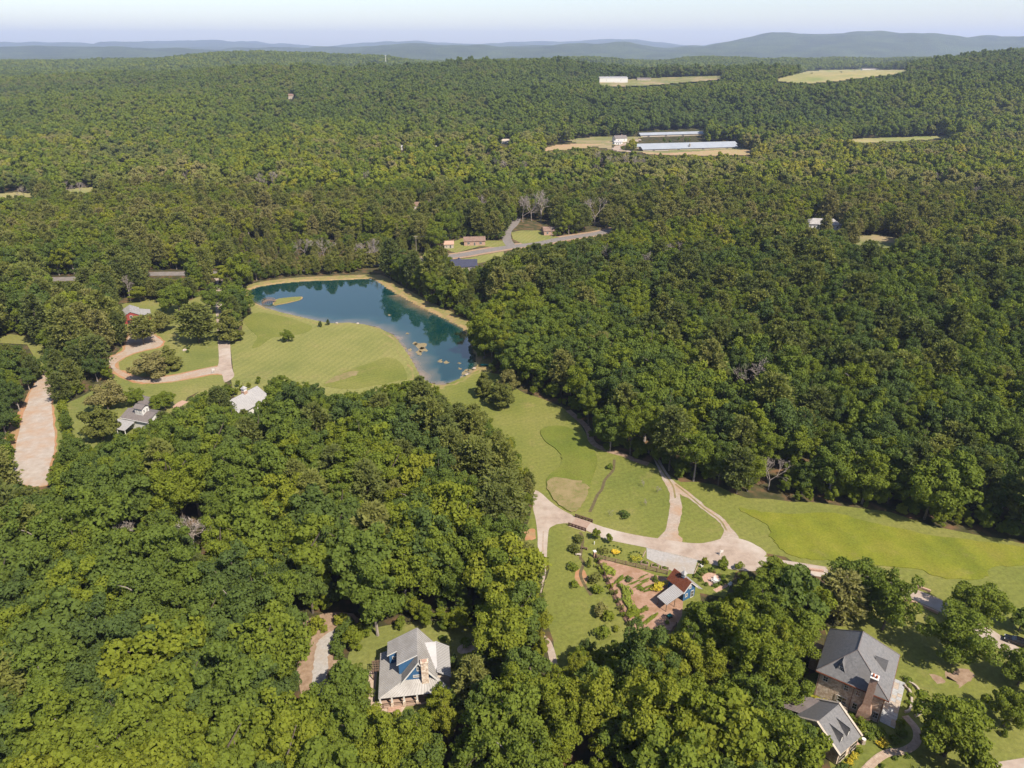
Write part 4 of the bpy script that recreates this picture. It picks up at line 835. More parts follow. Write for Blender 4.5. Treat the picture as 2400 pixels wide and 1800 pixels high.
# ------------------------------------------------------------------ blue cottage
c = thing('blue_cottage', 'blue cottage with grey metal roofs, dormers and a stone chimney', 'house', -18.7, 103.9, R(7.6))
MB().prismy([(-3.2, -.3), (3.2, -.3), (3.2, 5.0), (0, 9.35), (-3.2, 5.0)], .1, 8.8).build('wall', M['blue'], c)
MB().box(-6.0, -3.0, 5.6, 8.7, -.3, 6.3).build('wing_wall', M['blue'], c)
MB().prismy([(-4.0, 4.2), (-.4, 4.2), (-.4, 9.15), (-4.0, 7.35)], 2.0, 5.6).build('dormer_wall', M['blue'], c)
MB().prismy([(-6.0, 5.2), (-.4, 5.2), (-.4, 9.1), (-6.0, 6.35)], 5.62, 8.68).build('wing_gable', M['blue'], c)
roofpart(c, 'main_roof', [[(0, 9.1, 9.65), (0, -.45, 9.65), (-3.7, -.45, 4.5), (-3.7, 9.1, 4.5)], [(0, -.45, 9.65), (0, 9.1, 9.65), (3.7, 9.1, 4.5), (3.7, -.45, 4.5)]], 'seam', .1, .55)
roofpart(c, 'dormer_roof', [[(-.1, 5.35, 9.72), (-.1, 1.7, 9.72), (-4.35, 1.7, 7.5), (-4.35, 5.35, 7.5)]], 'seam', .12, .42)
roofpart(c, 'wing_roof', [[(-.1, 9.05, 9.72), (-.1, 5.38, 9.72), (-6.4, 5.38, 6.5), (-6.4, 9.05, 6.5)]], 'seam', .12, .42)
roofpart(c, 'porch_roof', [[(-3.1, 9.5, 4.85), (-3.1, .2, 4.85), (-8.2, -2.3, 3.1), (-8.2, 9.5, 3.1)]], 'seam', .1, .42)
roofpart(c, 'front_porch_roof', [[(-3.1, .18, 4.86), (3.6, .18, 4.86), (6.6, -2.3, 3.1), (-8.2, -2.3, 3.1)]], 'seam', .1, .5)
roofpart(c, 'cross_roof', [[(1.35, 6.7, 7.75), (3.7, 6.7, 7.75), (3.7, 1.3, 4.65), (3.55, 1.3, 4.65)]], 'palemetal', .1)
MB().prismx([(1.4, 3.4), (8.9, 3.4), (8.9, 5.0), (6.7, 7.6), (1.4, 4.6)], 3.2, 3.6).build('cross_gable', M['white'], c)
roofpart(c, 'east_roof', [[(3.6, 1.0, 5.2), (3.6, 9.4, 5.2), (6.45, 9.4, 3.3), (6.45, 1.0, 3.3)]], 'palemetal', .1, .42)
MB().box(3.2, 6.1, 1.2, 9.2, -.3, 3.4).build('east_wall', M['tan'], c)
b = MB()
for s_ in (-1, 1): b.beam((0, -.5, 9.62), (s_ * 3.72, -.5, 4.45), .12, .28)
b.beam((-4.37, 1.66, 7.42), (-.1, 1.66, 9.62), .1, .2).beam((-6.42, 5.34, 6.42), (-4.3, 5.34, 7.5), .1, .2).build('barge_board', M['white'], c)
b = MB().box(.55, 1.95, -.75, .12, -.3, 10.0).box(.45, 2.05, -.85, .22, 9.7, 9.95); b.build('chimney', M['stone'], c)
MB().box(.75, 1.75, -.6, 0, 10.0, 10.12).build('chimney_cap', M['brickc'], c)
window(c, (.05, .08, 7.6), -math.pi / 2, .75, 1.0); window(c, (-.4, .08, 5.7), -math.pi / 2, 1.5, .55); window(c, (-5.0, 5.6, 5.55), -math.pi / 2, .8, .7); window(c, (-4.02, 3.6, 6.3), math.pi, 1.2, .8)
MB().box(-8.1, 6.2, -2.15, 0, -.2, .45).build('porch_floor', M['deckwood'], c)
for u in (-7.9, -5.6, -3.2, -.6, 2.2, 5.9):
    p_ = MB().box(u - .16, u + .16, -2.1, -1.78, 1.4, 3.15).build('porch_post', M['white'], c); MB().box(u - .28, u + .28, -2.22, -1.66, .4, 1.4).build('post_base', M['stone'], p_)
for v in (1.5, 4.5, 8.9): MB().box(-8.05, -7.75, v - .15, v + .15, 0, 3.15).build('porch_post', M['white'], c)
MB().beam((-7.6, -1.95, 1.25), (2, -1.95, 1.25), .08, .1).beam((-7.6, -1.95, .75), (2, -1.95, .75), .06, .06).build('porch_rail', M['wood'], c)
for i in range(3): MB().box(-6.5, -4.0, -2.5 - .32 * i, -2.15 - .32 * i, -.2, .34 - .13 * i).build('step', M['brickc'], c)
pg = thing('pergola', 'brown timber pergola beside the blue cottage', 'pergola', -29.0, 108.0, R(7.6))
for u in (0, 2.5):
    for v in (0, 2.5): MB().box(u - .08, u + .08, v - .08, v + .08, 0, 2.5).build('post', M['darkwood'], pg)
for v in (0, 2.5): MB().beam((-.3, v, 2.55), (2.8, v, 2.55), .1, .18).build('beam', M['darkwood'], pg)
for i in range(9): MB().beam((-.1 + i * .33, -.3, 2.7), (-.1 + i * .33, 2.8, 2.7), .07, .12).build('rafter', M['wood'], pg)
for i in range(5): MB().beam((-.3, .05 + i * .6, 2.79), (2.8, .05 + i * .6, 2.79), .06, .06).build('batten', M['wood'], pg)
sheet('cottage_terrace', gp([(862, 1572), (884, 1572), (878, 1645), (905, 1648), (955, 1650), (940, 1672), (900, 1690), (886, 1672), (862, 1648)]), .04, M['flag'])
tb = thing('garden_table_set', 'brick red table and chairs on the cottage terrace', 'table', *G(885, 1664), R(20))
MB().box(-.8, .8, -.5, .5, .68, .75).build('tabletop', M['brickc'], tb)
for u in (-.7, .7):
    for v in (-.4, .4): MB().box(u - .04, u + .04, v - .04, v + .04, 0, .68).build('leg', M['darkwood'], tb)
for u, v in ((-1.2, 0), (1.2, 0)):
    ch = thing('garden_chair', f'dark garden chair at the {"left" if u < 0 else "right"} end of the terrace table', 'chair', *G(885 + u * 10, 1664 - u * 3), R(20))
    MB().box(-.25, .25, -.25, .25, .42, .47).build('seat', M['darkwood'], ch); MB().box(-.25, .25, .22, .27, .47, .95).build('backrest', M['darkwood'], ch)
    for a_ in (-.22, .22):
        for b_ in (-.22, .22): MB().box(a_ - .03, a_ + .03, b_ - .03, b_ + .03, 0, .42).build('leg', M['darkwood'], ch)

# ------------------------------------------------------------------ stone house
h = thing('stone_house', 'large stone house with a grey slate hipped roof and brick chimney', 'house', 72.0, 96.7, R(-34))
MB().box(-12.7, -.55, .6, 13.1, -.3, 6.95).build('wall', M['stone'], h)
e = 7.0; A_, B_, C_, D_ = (-13.3, 0, e), (.05, 0, e), (.05, 13.75, e), (-13.6, 13.4, e); S_, N_ = (-7.3, 4.2, 12.4), (-7.3, 10.0, 12.4)
roofpart(h, 'roof', [[A_, B_, S_], [B_, C_, N_, S_], [C_, D_, N_], [D_, A_, S_, N_]], 'slate', .18)
b = MB()
for p_, q_ in ((A_, S_), (B_, S_), (S_, N_), (C_, N_), (D_, N_)): b.beam(Vector(p_) + Vector((0, 0, .04)), Vector(q_) + Vector((0, 0, .04)), .18, .08)
b.build('ridge_cap', M['shingle'], h)
b = MB()
for p_, q_ in ((A_, B_), (B_, C_), (C_, D_), (D_, A_)): b.beam(Vector(p_) - Vector((0, 0, .2)), Vector(q_) - Vector((0, 0, .2)), .16, .2)
b.build('gutter', M['rust'], h)
for (dx, dy, an) in ((-9.2, 1.3, 0), (-2.0, 6.6, math.pi / 2)):       # two little pointed dormers
    ca, sa = math.cos(an), math.sin(an); zb = 8.6
    def D(u, v, z_): return (dx + ca * u - sa * v, dy + sa * u + ca * v, z_)
    o = MB().poly([D(-.75, 0, zb - .5), D(.75, 0, zb - .5), D(0, 0, zb + 1.9)]).poly([D(-.75, 0, zb - .5), D(0, 0, zb + 1.9), D(0, 1.9, zb + 1.9), D(-.75, .9, zb - .4)]).poly([D(.75, 0, zb - .5), D(.75, .9, zb - .4), D(0, 1.9, zb + 1.9), D(0, 0, zb + 1.9)]).build('dormer', M['slate'], h)
    MB().slab([D(-1.0, -.25, zb - .6), D(0, -.25, zb + 2.1), D(0, 2.2, zb + 2.1), D(-1.0, 1.0, zb - .55)], .07).slab([D(0, -.25, zb + 2.1), D(1.0, -.25, zb - .6), D(1.0, 1.0, zb - .55), D(0, 2.2, zb + 2.1)], .07).build('dormer_roof', M['slate'], o)
    window(h, D(0, -.02, zb + .25), an - math.pi / 2, .7, .8, name='dormer_window')
b = MB(); cx = -3.3; prof = [(0, 1.25, .9), (2.4, 1.2, .9), (4.2, .72, .7), (10.6, .62, .62), (11.3, .7, .7)]
for i in range(len(prof) - 1):
    (za, wa, da), (zb, wb, db) = prof[i], prof[i + 1]; k_ = len(b.v)
    for zz, ww, dd_ in ((za, wa, da), (zb, wb, db)): b.v += [(cx - ww, -.35 - dd_ + .5, zz), (cx + ww, -.35 - dd_ + .5, zz), (cx + ww, .62, zz), (cx - ww, .62, zz)]
    for j in range(4): b.f.append((k_ + j, k_ + (j + 1) % 4, k_ + 4 + (j + 1) % 4, k_ + 4 + j))
k_ = len(b.v); b.f.append((k_ - 4, k_ - 3, k_ - 2, k_ - 1)); ch = b.build('chimney', M['brickc'], h)
MB().box(cx - .74, cx + .74, -.75, .68, 11.3, 11.42).build('chimney_cap', M['white'], ch); MB().tube((cx - .3, -.2, 11.5), (cx - .3, -.2, 12.1), .22, .18, 8).tube((cx + .3, -.2, 11.5), (cx + .3, -.2, 12.0), .22, .18, 8).build('chimney_pot', M['terra'], ch)
for u, v, ww, hh in ((-11.3, 5.4, .9, 1.3), (-7.4, 5.3, .8, 1.3), (-5.2, 5.3, .8, 1.4), (-7.6, 1.9, 1.7, 1.5), (-5.2, 1.7, .8, 1.5), (-1.4, 1.7, .9, 1.5)):
    o = window(h, (u, .58, v), -math.pi / 2, ww, hh)
    for s_ in (-1, 1): MB().box(u + s_ * (ww / 2 + .28) - .2, u + s_ * (ww / 2 + .28) + .2, .50, .58, v - hh / 2, v + hh / 2).build('shutter', M['tan'], o)
for v in (3.5, 6.8, 10.2):
    window(h, (-.53, v, 1.7), 0, 1.0, 1.6); window(h, (-.53, v, 5.2), 0, .9, 1.3)
for u in (-6.1, -.75, -12.5): MB().tube((u, .5, 0), (u, .5, 6.8), .06, .06, 6).build('downpipe', M['rust'], h)
MB().box(-15.4, -12.8, 7.2, 11.6, -.3, 3.6).build('side_wing', M['brickc'], h)
sheet('stone_terrace', [tuple((Matrix.Rotation(R(-34), 2) @ Vector(p_)) + Vector((72.0, 96.7))) for p_ in ((-.4, 1.2), (2.3, 1.0), (2.5, 14.3), (-.4, 14.4))], .05, M['bluestone'], .05)
def hl0(u, v): return tuple((Matrix.Rotation(R(-34), 2) @ Vector((u, v))) + Vector((72.0, 96.7)))
st_ = [o for o in col.objects if o.name.startswith('stone_terrace')][-1]; pr_ = np.random.default_rng(77)
for i in range(3):
    for j in range(14):
        a0 = -.36 + i * .92; b0 = 1.3 + j * .93; zz = .075 + pr_.uniform(0, .02); MB().slab([(*hl0(a0 + .03, b0 + .03), zz), (*hl0(a0 + .89, b0 + .03), zz), (*hl0(a0 + .89, b0 + .90), zz), (*hl0(a0 + .03, b0 + .90), zz)], .05).build('paver', M['bluestone'] if pr_.random() < .6 else M['rock'], st_)
def hl(u, v): q_ = (Matrix.Rotation(R(-34), 2) @ Vector((u, v))) + Vector((72.0, 96.7)); return q_.x, q_.y
# garage with covered way
g = thing('stone_garage', 'stone garage with slate roof, coped gables and two narrow dormers', 'garage', 59.6, 94.4, R(35))
MB().prismx([(-5.0, -.3), (4.2, -.3), (4.2, 3.4), (0, 6.3), (-5.0, 3.1)], -3.3, 3.3).build('wall', M['stone'], g)
roofpart(g, 'roof', [[(-3.35, 0, 6.6), (3.35, 0, 6.6), (3.35, -5.3, 3.2), (-3.35, -5.3, 3.2)], [(3.35, 0, 6.6), (-3.35, 0, 6.6), (-3.35, 4.4, 3.6), (3.35, 4.4, 3.6)]], 'slate', .15)
for u in (-3.55, 3.55): MB().beam((u, .1, 6.75), (u, -5.4, 3.28), .42, .3).beam((u, -.1, 6.75), (u, 4.4, 3.75), .42, .3).build('coping', M['tan'], g)
for u in (-1.25, .95):
    d_ = MB().poly([(u - .45, -3.9, 4.1), (u + .45, -3.9, 4.1), (u, -3.9, 5.75)]).build('dormer', M['tan'], g)
    MB().slab([(u - .6, -4.05, 4.0), (u, -4.05, 5.9), (u, -1.1, 5.9), (u - .6, -3.4, 4.4)], .06).slab([(u, -4.05, 5.9), (u + .6, -4.05, 4.0), (u + .6, -3.4, 4.4), (u, -1.1, 5.9)], .06).build('dormer_roof', M['slate'], d_)
    window(g, (u, -3.92, 4.5), -math.pi / 2, .4, .5, name='dormer_window')
for u in (-1.8, 1.8): window(g, (u, -5.02, 1.3), -math.pi / 2, 2.2, 2.2, 'tan', 'garage_door')
cw = thing('covered_way', 'brown seamed metal roof of the covered way joining the garage', 'canopy', 57.5, 98.2, R(-38))
roofpart(cw, 'roof', [[(3.7, -2.3, 4.6), (3.7, 2.6, 4.6), (-3.9, 2.4, 3.2), (-3.9, -2.4, 3.0)]], 'brownmetal', .12, .33)
for u in (-3.6, 0, 3.2):
    for v in (-2.1, 2.2): MB().box(u - .12, u + .12, v - .12, v + .12, 0, 3.0).build('post', M['darkwood'], cw)

# ------------------------------------------------------------------ garden shed
s = thing('garden_shed', 'blue garden shed with rust red roof, cupola and pale lean-to', 'shed', 40.8, 131.1, R(-59))
MB().prismx([(.25, -.2), (3.95, -.2), (3.95, 2.9), (2.1, 4.85), (.25, 2.9)], -5.5, -.25).build('wall', M['blue'], s)
roofpart(s, 'roof', [[(-5.85, 2.1, 5.1), (.05, 2.1, 5.1), (.05, -.1, 2.8), (-5.85, -.1, 2.8)], [(.05, 2.1, 5.1), (-5.85, 2.1, 5.1), (-5.85, 4.3, 2.8), (.05, 4.3, 2.8)]], 'rust', .08, .25)
MB().beam((.1, 2.1, 5.05), (.1, -.15, 2.7), .1, .22).beam((.1, 2.1, 5.05), (.1, 4.35, 2.7), .1, .22).build('barge_board', M['white'], s)
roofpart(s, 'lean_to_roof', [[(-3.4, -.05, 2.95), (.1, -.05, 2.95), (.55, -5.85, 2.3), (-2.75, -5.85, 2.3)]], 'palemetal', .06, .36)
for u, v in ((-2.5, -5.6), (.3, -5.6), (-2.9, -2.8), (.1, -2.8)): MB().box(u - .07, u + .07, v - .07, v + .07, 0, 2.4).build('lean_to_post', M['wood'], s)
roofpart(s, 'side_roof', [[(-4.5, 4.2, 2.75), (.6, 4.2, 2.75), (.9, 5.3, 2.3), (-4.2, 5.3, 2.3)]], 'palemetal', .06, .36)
cu = MB().box(-3.0, -2.2, 1.7, 2.5, 4.7, 6.0).build('cupola', M['blue'], s)
b = MB(); 
for p_, q_ in (((-3.2, 1.5), (-2.0, 1.5)), ((-2.0, 1.5), (-2.0, 2.7)), ((-2.0, 2.7), (-3.2, 2.7)), ((-3.2, 2.7), (-3.2, 1.5))): b.poly([(*p_, 6.0), (*q_, 6.0), (-2.6, 2.1, 7.0)])
b.build('cupola_roof', M['palemetal'], cu); MB().tube((-2.6, 2.1, 6.9), (-2.6, 2.1, 7.6), .04, .03, 5).build('finial', M['white'], cu)
for a_, c_ in ((0, (-2.18, 2.1, 5.45)), (-math.pi / 2, (-2.6, 1.68, 5.45))): window(cu, c_, a_, .4, .6, name='louvre')
window(s, (-.23, 2.1, 3.5), 0, .7, .8); window(s, (-.23, 1.1, 1.5), 0, .7, .9); window(s, (-.23, 3.0, 1.1), 0, .9, 2.0, name='door')

# ------------------------------------------------------------------ pale barn, lookout house, red barn
p = thing('pale_barn', 'white barn with a pale metal roof and ridge cupola', 'barn', -99.6, 221.2, R(63.6))
MB().prismx([(-5.3, -.3), (5.3, -.3), (5.3, 4.8), (0, 7.8), (-5.3, 4.8)], .3, 14.3).build('wall', M['white'], p)
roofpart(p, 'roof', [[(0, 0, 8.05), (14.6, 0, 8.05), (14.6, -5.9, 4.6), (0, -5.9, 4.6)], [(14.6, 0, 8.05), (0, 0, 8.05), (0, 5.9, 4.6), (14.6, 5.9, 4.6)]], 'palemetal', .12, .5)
MB().beam((-.05, -5.95, 4.5), (-.05, 0, 7.95), .14, .25).beam((-.05, 5.95, 4.5), (-.05, 0, 7.95), .14, .25).build('barge_board', M['white'], p)
o = MB().box(7.6, 9.2, -.8, .8, 7.0, 8.7).build('cupola', M['brickc'], p); MB().box(7.75, 9.05, -.65, .65, 8.7, 9.7).build('lantern', M['white'], o)
b = MB()
for p_, q_ in (((7.5, -.9), (9.3, -.9)), ((9.3, -.9), (9.3, .9)), ((9.3, .9), (7.5, .9)), ((7.5, .9), (7.5, -.9))): b.poly([(*p_, 9.7), (*q_, 9.7), (8.4, 0, 10.7)])
b.build('cupola_roof', M['palemetal'], o); MB().tube((8.4, 0, 10.6), (8.4, 0, 12.2), .06, .03, 5).build('weathervane', M['black'], o)
for u in (3, 7, 11): window(p, (u, -5.32, 2.4), -math.pi / 2, 1.2, 1.2)
l = thing('lookout_house', 'white house with brown shingle roof and a square lookout room', 'house', -135.8, 217.3, R(-18))
MB().prismx([(.4, -.3), (8.2, -.3), (8.2, 3.9), (4.2, 5.4), (.4, 3.9)], .3, 11.6).build('wall', M['white'], l)
roofpart(l, 'roof', [[(0, 4.2, 5.65), (12, 4.2, 5.65), (12, -.1, 3.95), (0, -.1, 3.95)], [(12, 4.2, 5.65), (0, 4.2, 5.65), (0, 8.6, 3.95), (12, 8.6, 3.95)]], 'shingle', .14)
MB().beam((0, -.15, 3.88), (12, -.15, 3.88), .1, .22).build('fascia', M['white'], l)
roofpart(l, 'porch_roof', [[(-.6, -.2, 3.55), (6.6, -.2, 3.55), (6.6, -5.0, 2.5), (-.6, -5.0, 2.5)]], 'palemetal', .1, .5)
for u in (-.4, 3, 6.4): MB().box(u - .1, u + .1, -4.9, -4.7, 0, 2.5).build('porch_post', M['white'], l)
o = MB().box(4.9, 8.1, 2.3, 5.3, 4.2, 7.4).build('lookout_room', M['white'], l)
roofpart(o, 'lookout_roof', [[(4.5, 3.8, 8.3), (8.5, 3.8, 8.3), (8.5, 1.9, 7.4), (4.5, 1.9, 7.4)], [(8.5, 3.8, 8.3), (4.5, 3.8, 8.3), (4.5, 5.7, 7.4), (8.5, 5.7, 7.4)]], 'shingle', .12)
for u in (5.8, 7.2): window(o, (u, 2.28, 6.3), -math.pi / 2, .6, .9)
for v in (3.1, 4.5): window(o, (8.12, v, 6.3), 0, .6, .9)
q_ = G(355, 955); k = simple_house('brick_cabin', 'small brick cabin with grey roof between two green trees', 'cabin', q_[0], q_[1], R(-25), 6, 4.5, 2.6, 4.2, 'brickc', 'shingle', win=((1.5, -2.27, -math.pi / 2, .8, 1),), door=(-1, -2.27, -math.pi / 2))
sheet('brick_path', ribbon(gp(z3([(980, 1318), (1000, 1296), (1030, 1280)])), 3.2), .03, M['brickc'])
r_ = thing('red_barn', 'red barn with a white metal roof and side lean-to', 'barn', -181, 318.9, R(27))
MB().prismy([(-3.8, -.3), (3.4, -.3), (3.4, 4.4), (0, 6.2), (-3.8, 4.1)], .2, 11.3).build('wall', M['red'], r_)
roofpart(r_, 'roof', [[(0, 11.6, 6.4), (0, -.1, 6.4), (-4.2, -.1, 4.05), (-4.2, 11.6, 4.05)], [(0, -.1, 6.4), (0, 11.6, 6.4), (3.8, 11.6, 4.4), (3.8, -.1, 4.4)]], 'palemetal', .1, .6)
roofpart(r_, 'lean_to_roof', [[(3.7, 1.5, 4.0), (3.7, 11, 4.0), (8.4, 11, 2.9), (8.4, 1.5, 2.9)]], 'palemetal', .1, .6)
MB().box(3.4, 8.1, 1.8, 10.8, -.3, 2.8).build('lean_to_wall', M['red'], r_); window(r_, (0, .18, 3.9), -math.pi / 2, 1.2, 1.2, name='hay_door'); window(r_, (-1, .18, 1.2), -math.pi / 2, 2.2, 2.4, 'red', 'barn_door')

# ------------------------------------------------------------------ farm and far houses
def poultry(x0, y0, ang, L_, W_, label, z=0.0):
    t = thing('poultry_house', label, 'poultry house', x0, y0, ang, 'long poultry houses on the far farm', z)
    MB().prismx([(0, -.3), (W_, -.3), (W_, 2.6), (W_ / 2, 4.9), (0, 2.6)], 0, L_).build('wall', M['tan'], t)
    roofpart(t, 'roof', [[(-1, W_ / 2, 5.1), (L_ + 1, W_ / 2, 5.1), (L_ + 1, -.8, 2.4), (-1, -.8, 2.4)], [(L_ + 1, W_ / 2, 5.1), (-1, W_ / 2, 5.1), (-1, W_ + .8, 2.4), (L_ + 1, W_ + .8, 2.4)]], 'bluemetal', .15)
    for i in range(4): MB().box(L_ * (.1 + .26 * i), L_ * (.1 + .26 * i) + 3, -.25, -.02, .2, 2.3).build('fan_door', M['shingle'], t)
    MB().box(-.15, .02, W_ * .3, W_ * .7, 0, 2.4).build('end_door', M['glass'], t); return t
poultry(165.8, 938.9, R(11.5), 129, 14, 'nearest long poultry house with a pale blue metal roof')
poultry(157, 966, R(11.5), 146, 14, 'long poultry house just behind the nearest one')
q_ = T(1502, 322); poultry(q_[0], q_[1], R(13), 104, 14, 'rear poultry house beyond the clump of trees', q_[2] + .2)
tk = thing('feed_bin', 'small grey feed bin on the poultry house roof line', 'feed bin', 228, 955, 0); MB().tube((0, 0, 1.5), (0, 0, 7), 1.3, 1.3, 10).build('tank', M['seam'], tk); MB().tube((0, 0, 7), (0, 0, 8.2), 1.3, .2, 10).build('lid', M['seam'], tk)
for a_ in range(4): MB().tube((math.cos(a_ * 1.57) * 1.2, math.sin(a_ * 1.57) * 1.2, 0), (math.cos(a_ * 1.57) * 1.2, math.sin(a_ * 1.57) * 1.2, 2), .08, .08, 5).build('leg', M['seam'], tk)
def far_house(label, px, py, ang, L_, W_, he, hr, wall, roof, name='farmhouse', cat='house', **kw):
    q_ = T(px, py); return simple_house(name, label, cat, q_[0], q_[1], R(ang), L_, W_, he, hr, wall, roof, q_[2] + .3, win=((L_ * .25, -W_ / 2 - .02, -math.pi / 2, 1.2, 1.3), (-L_ * .25, -W_ / 2 - .02, -math.pi / 2, 1.2, 1.3)), door=(0, -W_ / 2 - .02, -math.pi / 2), **kw)
far_house('white farmhouse with grey roof beside the farm lane', 1452, 333, 20, 18, 10, 5, 8.5, 'white', 'shingle', chim=True)
far_house('small white outbuilding in front of the farmhouse', 1447, 339, 20, 12, 6, 3, 4.6, 'white', 'palemetal', 'outbuilding', 'outbuilding')
far_house('low white house left of the ploughed field', 1185, 336, 5, 16, 8, 3, 5, 'white', 'tan')
far_house('small white house under trees above the ploughed field', 1312, 324, 0, 8, 7, 4, 6.5, 'white', 'shingle')
far_house('small white shed at the edge of the far wood', 944, 351, 10, 9, 6, 3, 5, 'white', 'palemetal', 'shed', 'shed')
far_house('white roofed hut farthest left along the far wood', 1022, 352, 15, 8, 6, 3, 5, 'white', 'palemetal', 'hut', 'hut')
far_house('white shed with open front near the brown lane', 1145, 357, 25, 10, 7, 3, 5, 'white', 'palemetal', 'shed', 'shed')
far_house('red roofed house high on the wooded ridge', 682, 232, 10, 16, 12, 6, 9, 'tan', 'brownroof')
far_house('big beige hall on the hilltop field', 1435, 194, 3, 62, 30, 10, 12, 'white', 'palemetal', 'hall', 'hall')
far_house('white trailer on the crest of the hay hill', 2040, 166, 0, 60, 14, 5, 7, 'white', 'shingle', 'trailer', 'trailer')
far_house('low grey shed right of the beige hall', 1508, 191, 0, 30, 12, 5, 7, 'tan', 'shingle', 'shed', 'shed')
far_house('grey roofed house hidden in the middle wood', 1548, 452, 20, 10, 7, 3.2, 5.4, 'white', 'seam')
far_house('brown roofed house deep in the middle wood', 978, 490, 10, 11, 8, 3.2, 5.4, 'tan', 'brownroof')
tw = T(905, 156); t = thing('radio_mast', 'thin white mast standing above the far wood', 'mast', tw[0], tw[1], 0, None, tw[2]); MB().tube((0, 0, 0), (0, 0, 40), 1.4, 1.0, 6).build('mast', M['white'], t); MB().tube((0, 0, 38), (0, 0, 41), 2.4, 2.4, 8).build('antenna', M['white'], t)
q_ = G(1928, 549); w_ = thing('white_mansion', 'white two storey house with columns screened by trees', 'house', q_[0], q_[1], R(-8))
MB().box(-11, 11, 0, 11, -.3, 7).build('wall', M['white'], w_); roofpart(w_, 'roof', [[(-11.6, -.6, 7.0), (11.6, -.6, 7.0), (7, 5.5, 10)], [(-11.6, -.6, 7), (7, 5.5, 10), (-7, 5.5, 10)], [(-11.6, 11.6, 7), (11.6, 11.6, 7), (7, 5.5, 10), (-7, 5.5, 10)], [(11.6, -.6, 7), (11.6, 11.6, 7), (7, 5.5, 10)], [(-11.6, -.6, 7), (-11.6, 11.6, 7), (-7, 5.5, 10)]], 'seam', .2)
MB().prismy([(-4, 6.8), (4, 6.8), (0, 9.5)], -2.4, 3).build('portico', M['white'], w_)
for u in (-3.6, -1.2, 1.2, 3.6): MB().tube((u, -2.1, 0), (u, -2.1, 6.8), .3, .26, 8).build('column', M['white'], w_)
for u in (-9, -6.2, 6.2, 9):
    for v in (1.8, 5.2): window(w_, (u, -.02, v), -math.pi / 2, 1.1, 1.6)
q_ = G(1052, 580); simple_house('roadside_shed', 'small shed with terracotta roof on the roadside lawn', 'shed', q_[0], q_[1], R(8), 6, 4.5, 2.7, 4.4, 'tan', 'brickc', door=(1, -2.27, -math.pi / 2), win=((-1.5, -2.27, -math.pi / 2, .8, .8),))
q_ = G(1112, 572); simple_house('brick_bungalow', 'brick bungalow with brown roof half hidden by yard trees', 'house', q_[0], q_[1], R(5), 14, 8, 3, 5, 'brickc', 'brownroof', win=((-4, -4.02, -math.pi / 2, 1.6, 1.2), (4, -4.02, -math.pi / 2, 1.6, 1.2)), door=(0, -4.02, -math.pi / 2))
q_ = G(1088, 632); n_ = simple_house('navy_roof_house', 'house with a dark navy roof below the county road', 'house', q_[0], q_[1], R(4), 15, 9, 3.2, 6.2, 'tan', 'navy', win=((-4, -4.52, -math.pi / 2, 1.6, 1.2), (4, -4.52, -math.pi / 2, 1.6, 1.2)))
MB().prismy([(-5.5, 3.0), (-.5, 3.0), (-3, 5.6)], 1, 7.5).build('cross_roof', M['navy'], n_)
q_ = G(1290, 548); simple_house('roadside_house', 'small house with red brown roof in the trees by the road', 'house', q_[0], q_[1], R(10), 11, 8, 3, 5.2, 'brickc', 'brownroof', win=((-3, -4.02, -math.pi / 2, 1.4, 1.2), (3, -4.02, -math.pi / 2, 1.4, 1.2)))

# ------------------------------------------------------------------ drive bridge
bA, bB, bC, bD = [Vector(G(*p_)) for p_ in zq([(590, 290), (870, 380), (760, 530), (450, 420)])]
bo = (bA + bB + bC + bD) / 4; bang = math.atan2((bB - bA).y, (bB - bA).x); bl, bw = (bB - bA).length * 1.0, (bD - bA).length
br = thing('drive_bridge', 'timber drive bridge with dark log rails over the ditch', 'bridge', bo.x, bo.y, bang)
npl = 15
for i in range(npl): v0 = -bw / 2 + bw * i / npl; MB().box(-bl / 2, bl / 2, v0 + .01, v0 + bw / npl - .02, .02, .14 + .006 * (i % 3)).build('plank', M['deckwood'], br)
for s_ in (-1, 1):
    v = s_ * (bw / 2 + .35)
    for u in np.linspace(-bl / 2 - .3, bl / 2 + .3, 6): MB().box(u - .14, u + .14, v - .14, v + .14, -.4, 1.05).build('rail_post', M['darkwood'], br)
    for zz in (.35, .95): MB().beam((-bl / 2 - .5, v, zz), (bl / 2 + .5, v, zz), .26, .26).build('rail', M['darkwood'], br)
    MB().box(-bl / 2 - .3, bl / 2 + .3, v - .2, v + .2, -.5, .1).build('abutment', M['stone'], br)
M['ditch'] = mat('damp ditch', (.10, .075, .04), (.16, .13, .06), 1.2, 1)
sheet('ditch', ribbon(gp(z6([(780, 830), (800, 790), (830, 720), (860, 680), (880, 620), (930, 560), (940, 490)])), .9), .02, M['ditch'])
sheet('ditch', ribbon(gp(z6([(720, 960), (735, 1010), (720, 1120), (740, 1160), (720, 1230), (740, 1290), (790, 1370)])), .8), .02, M['ditch'])
sheet('creek_bed', ribbon(gp(z6([(640, 170), (760, 280), (800, 380), (900, 432), (1000, 460), (1080, 495), (1160, 520)])), 2.2), .015, M['leaflitter'])
sheet('clay_patch', smooth(gp(z6([(690, 1210), (740, 1205), (770, 1260), (740, 1310), (690, 1290)])), 4, .2), .018, M['soil'])
sheet('clay_patch', smooth(gp(z8([(1180, 1050), (1250, 1065), (1290, 1100), (1240, 1110)])), 4, .1), .018, M['leaflitter'])
sheet('clay_patch', smooth(gp(z8([(1290, 1040), (1420, 1020), (1480, 1060), (1400, 1120), (1310, 1080)])), 4, .5), .016, M['leaflitter'])
sheet('clay_patch', smooth(gp(z6([(350, 960), (420, 940), (430, 1000), (370, 1010)])), 4, .3), .018, M['soil'])

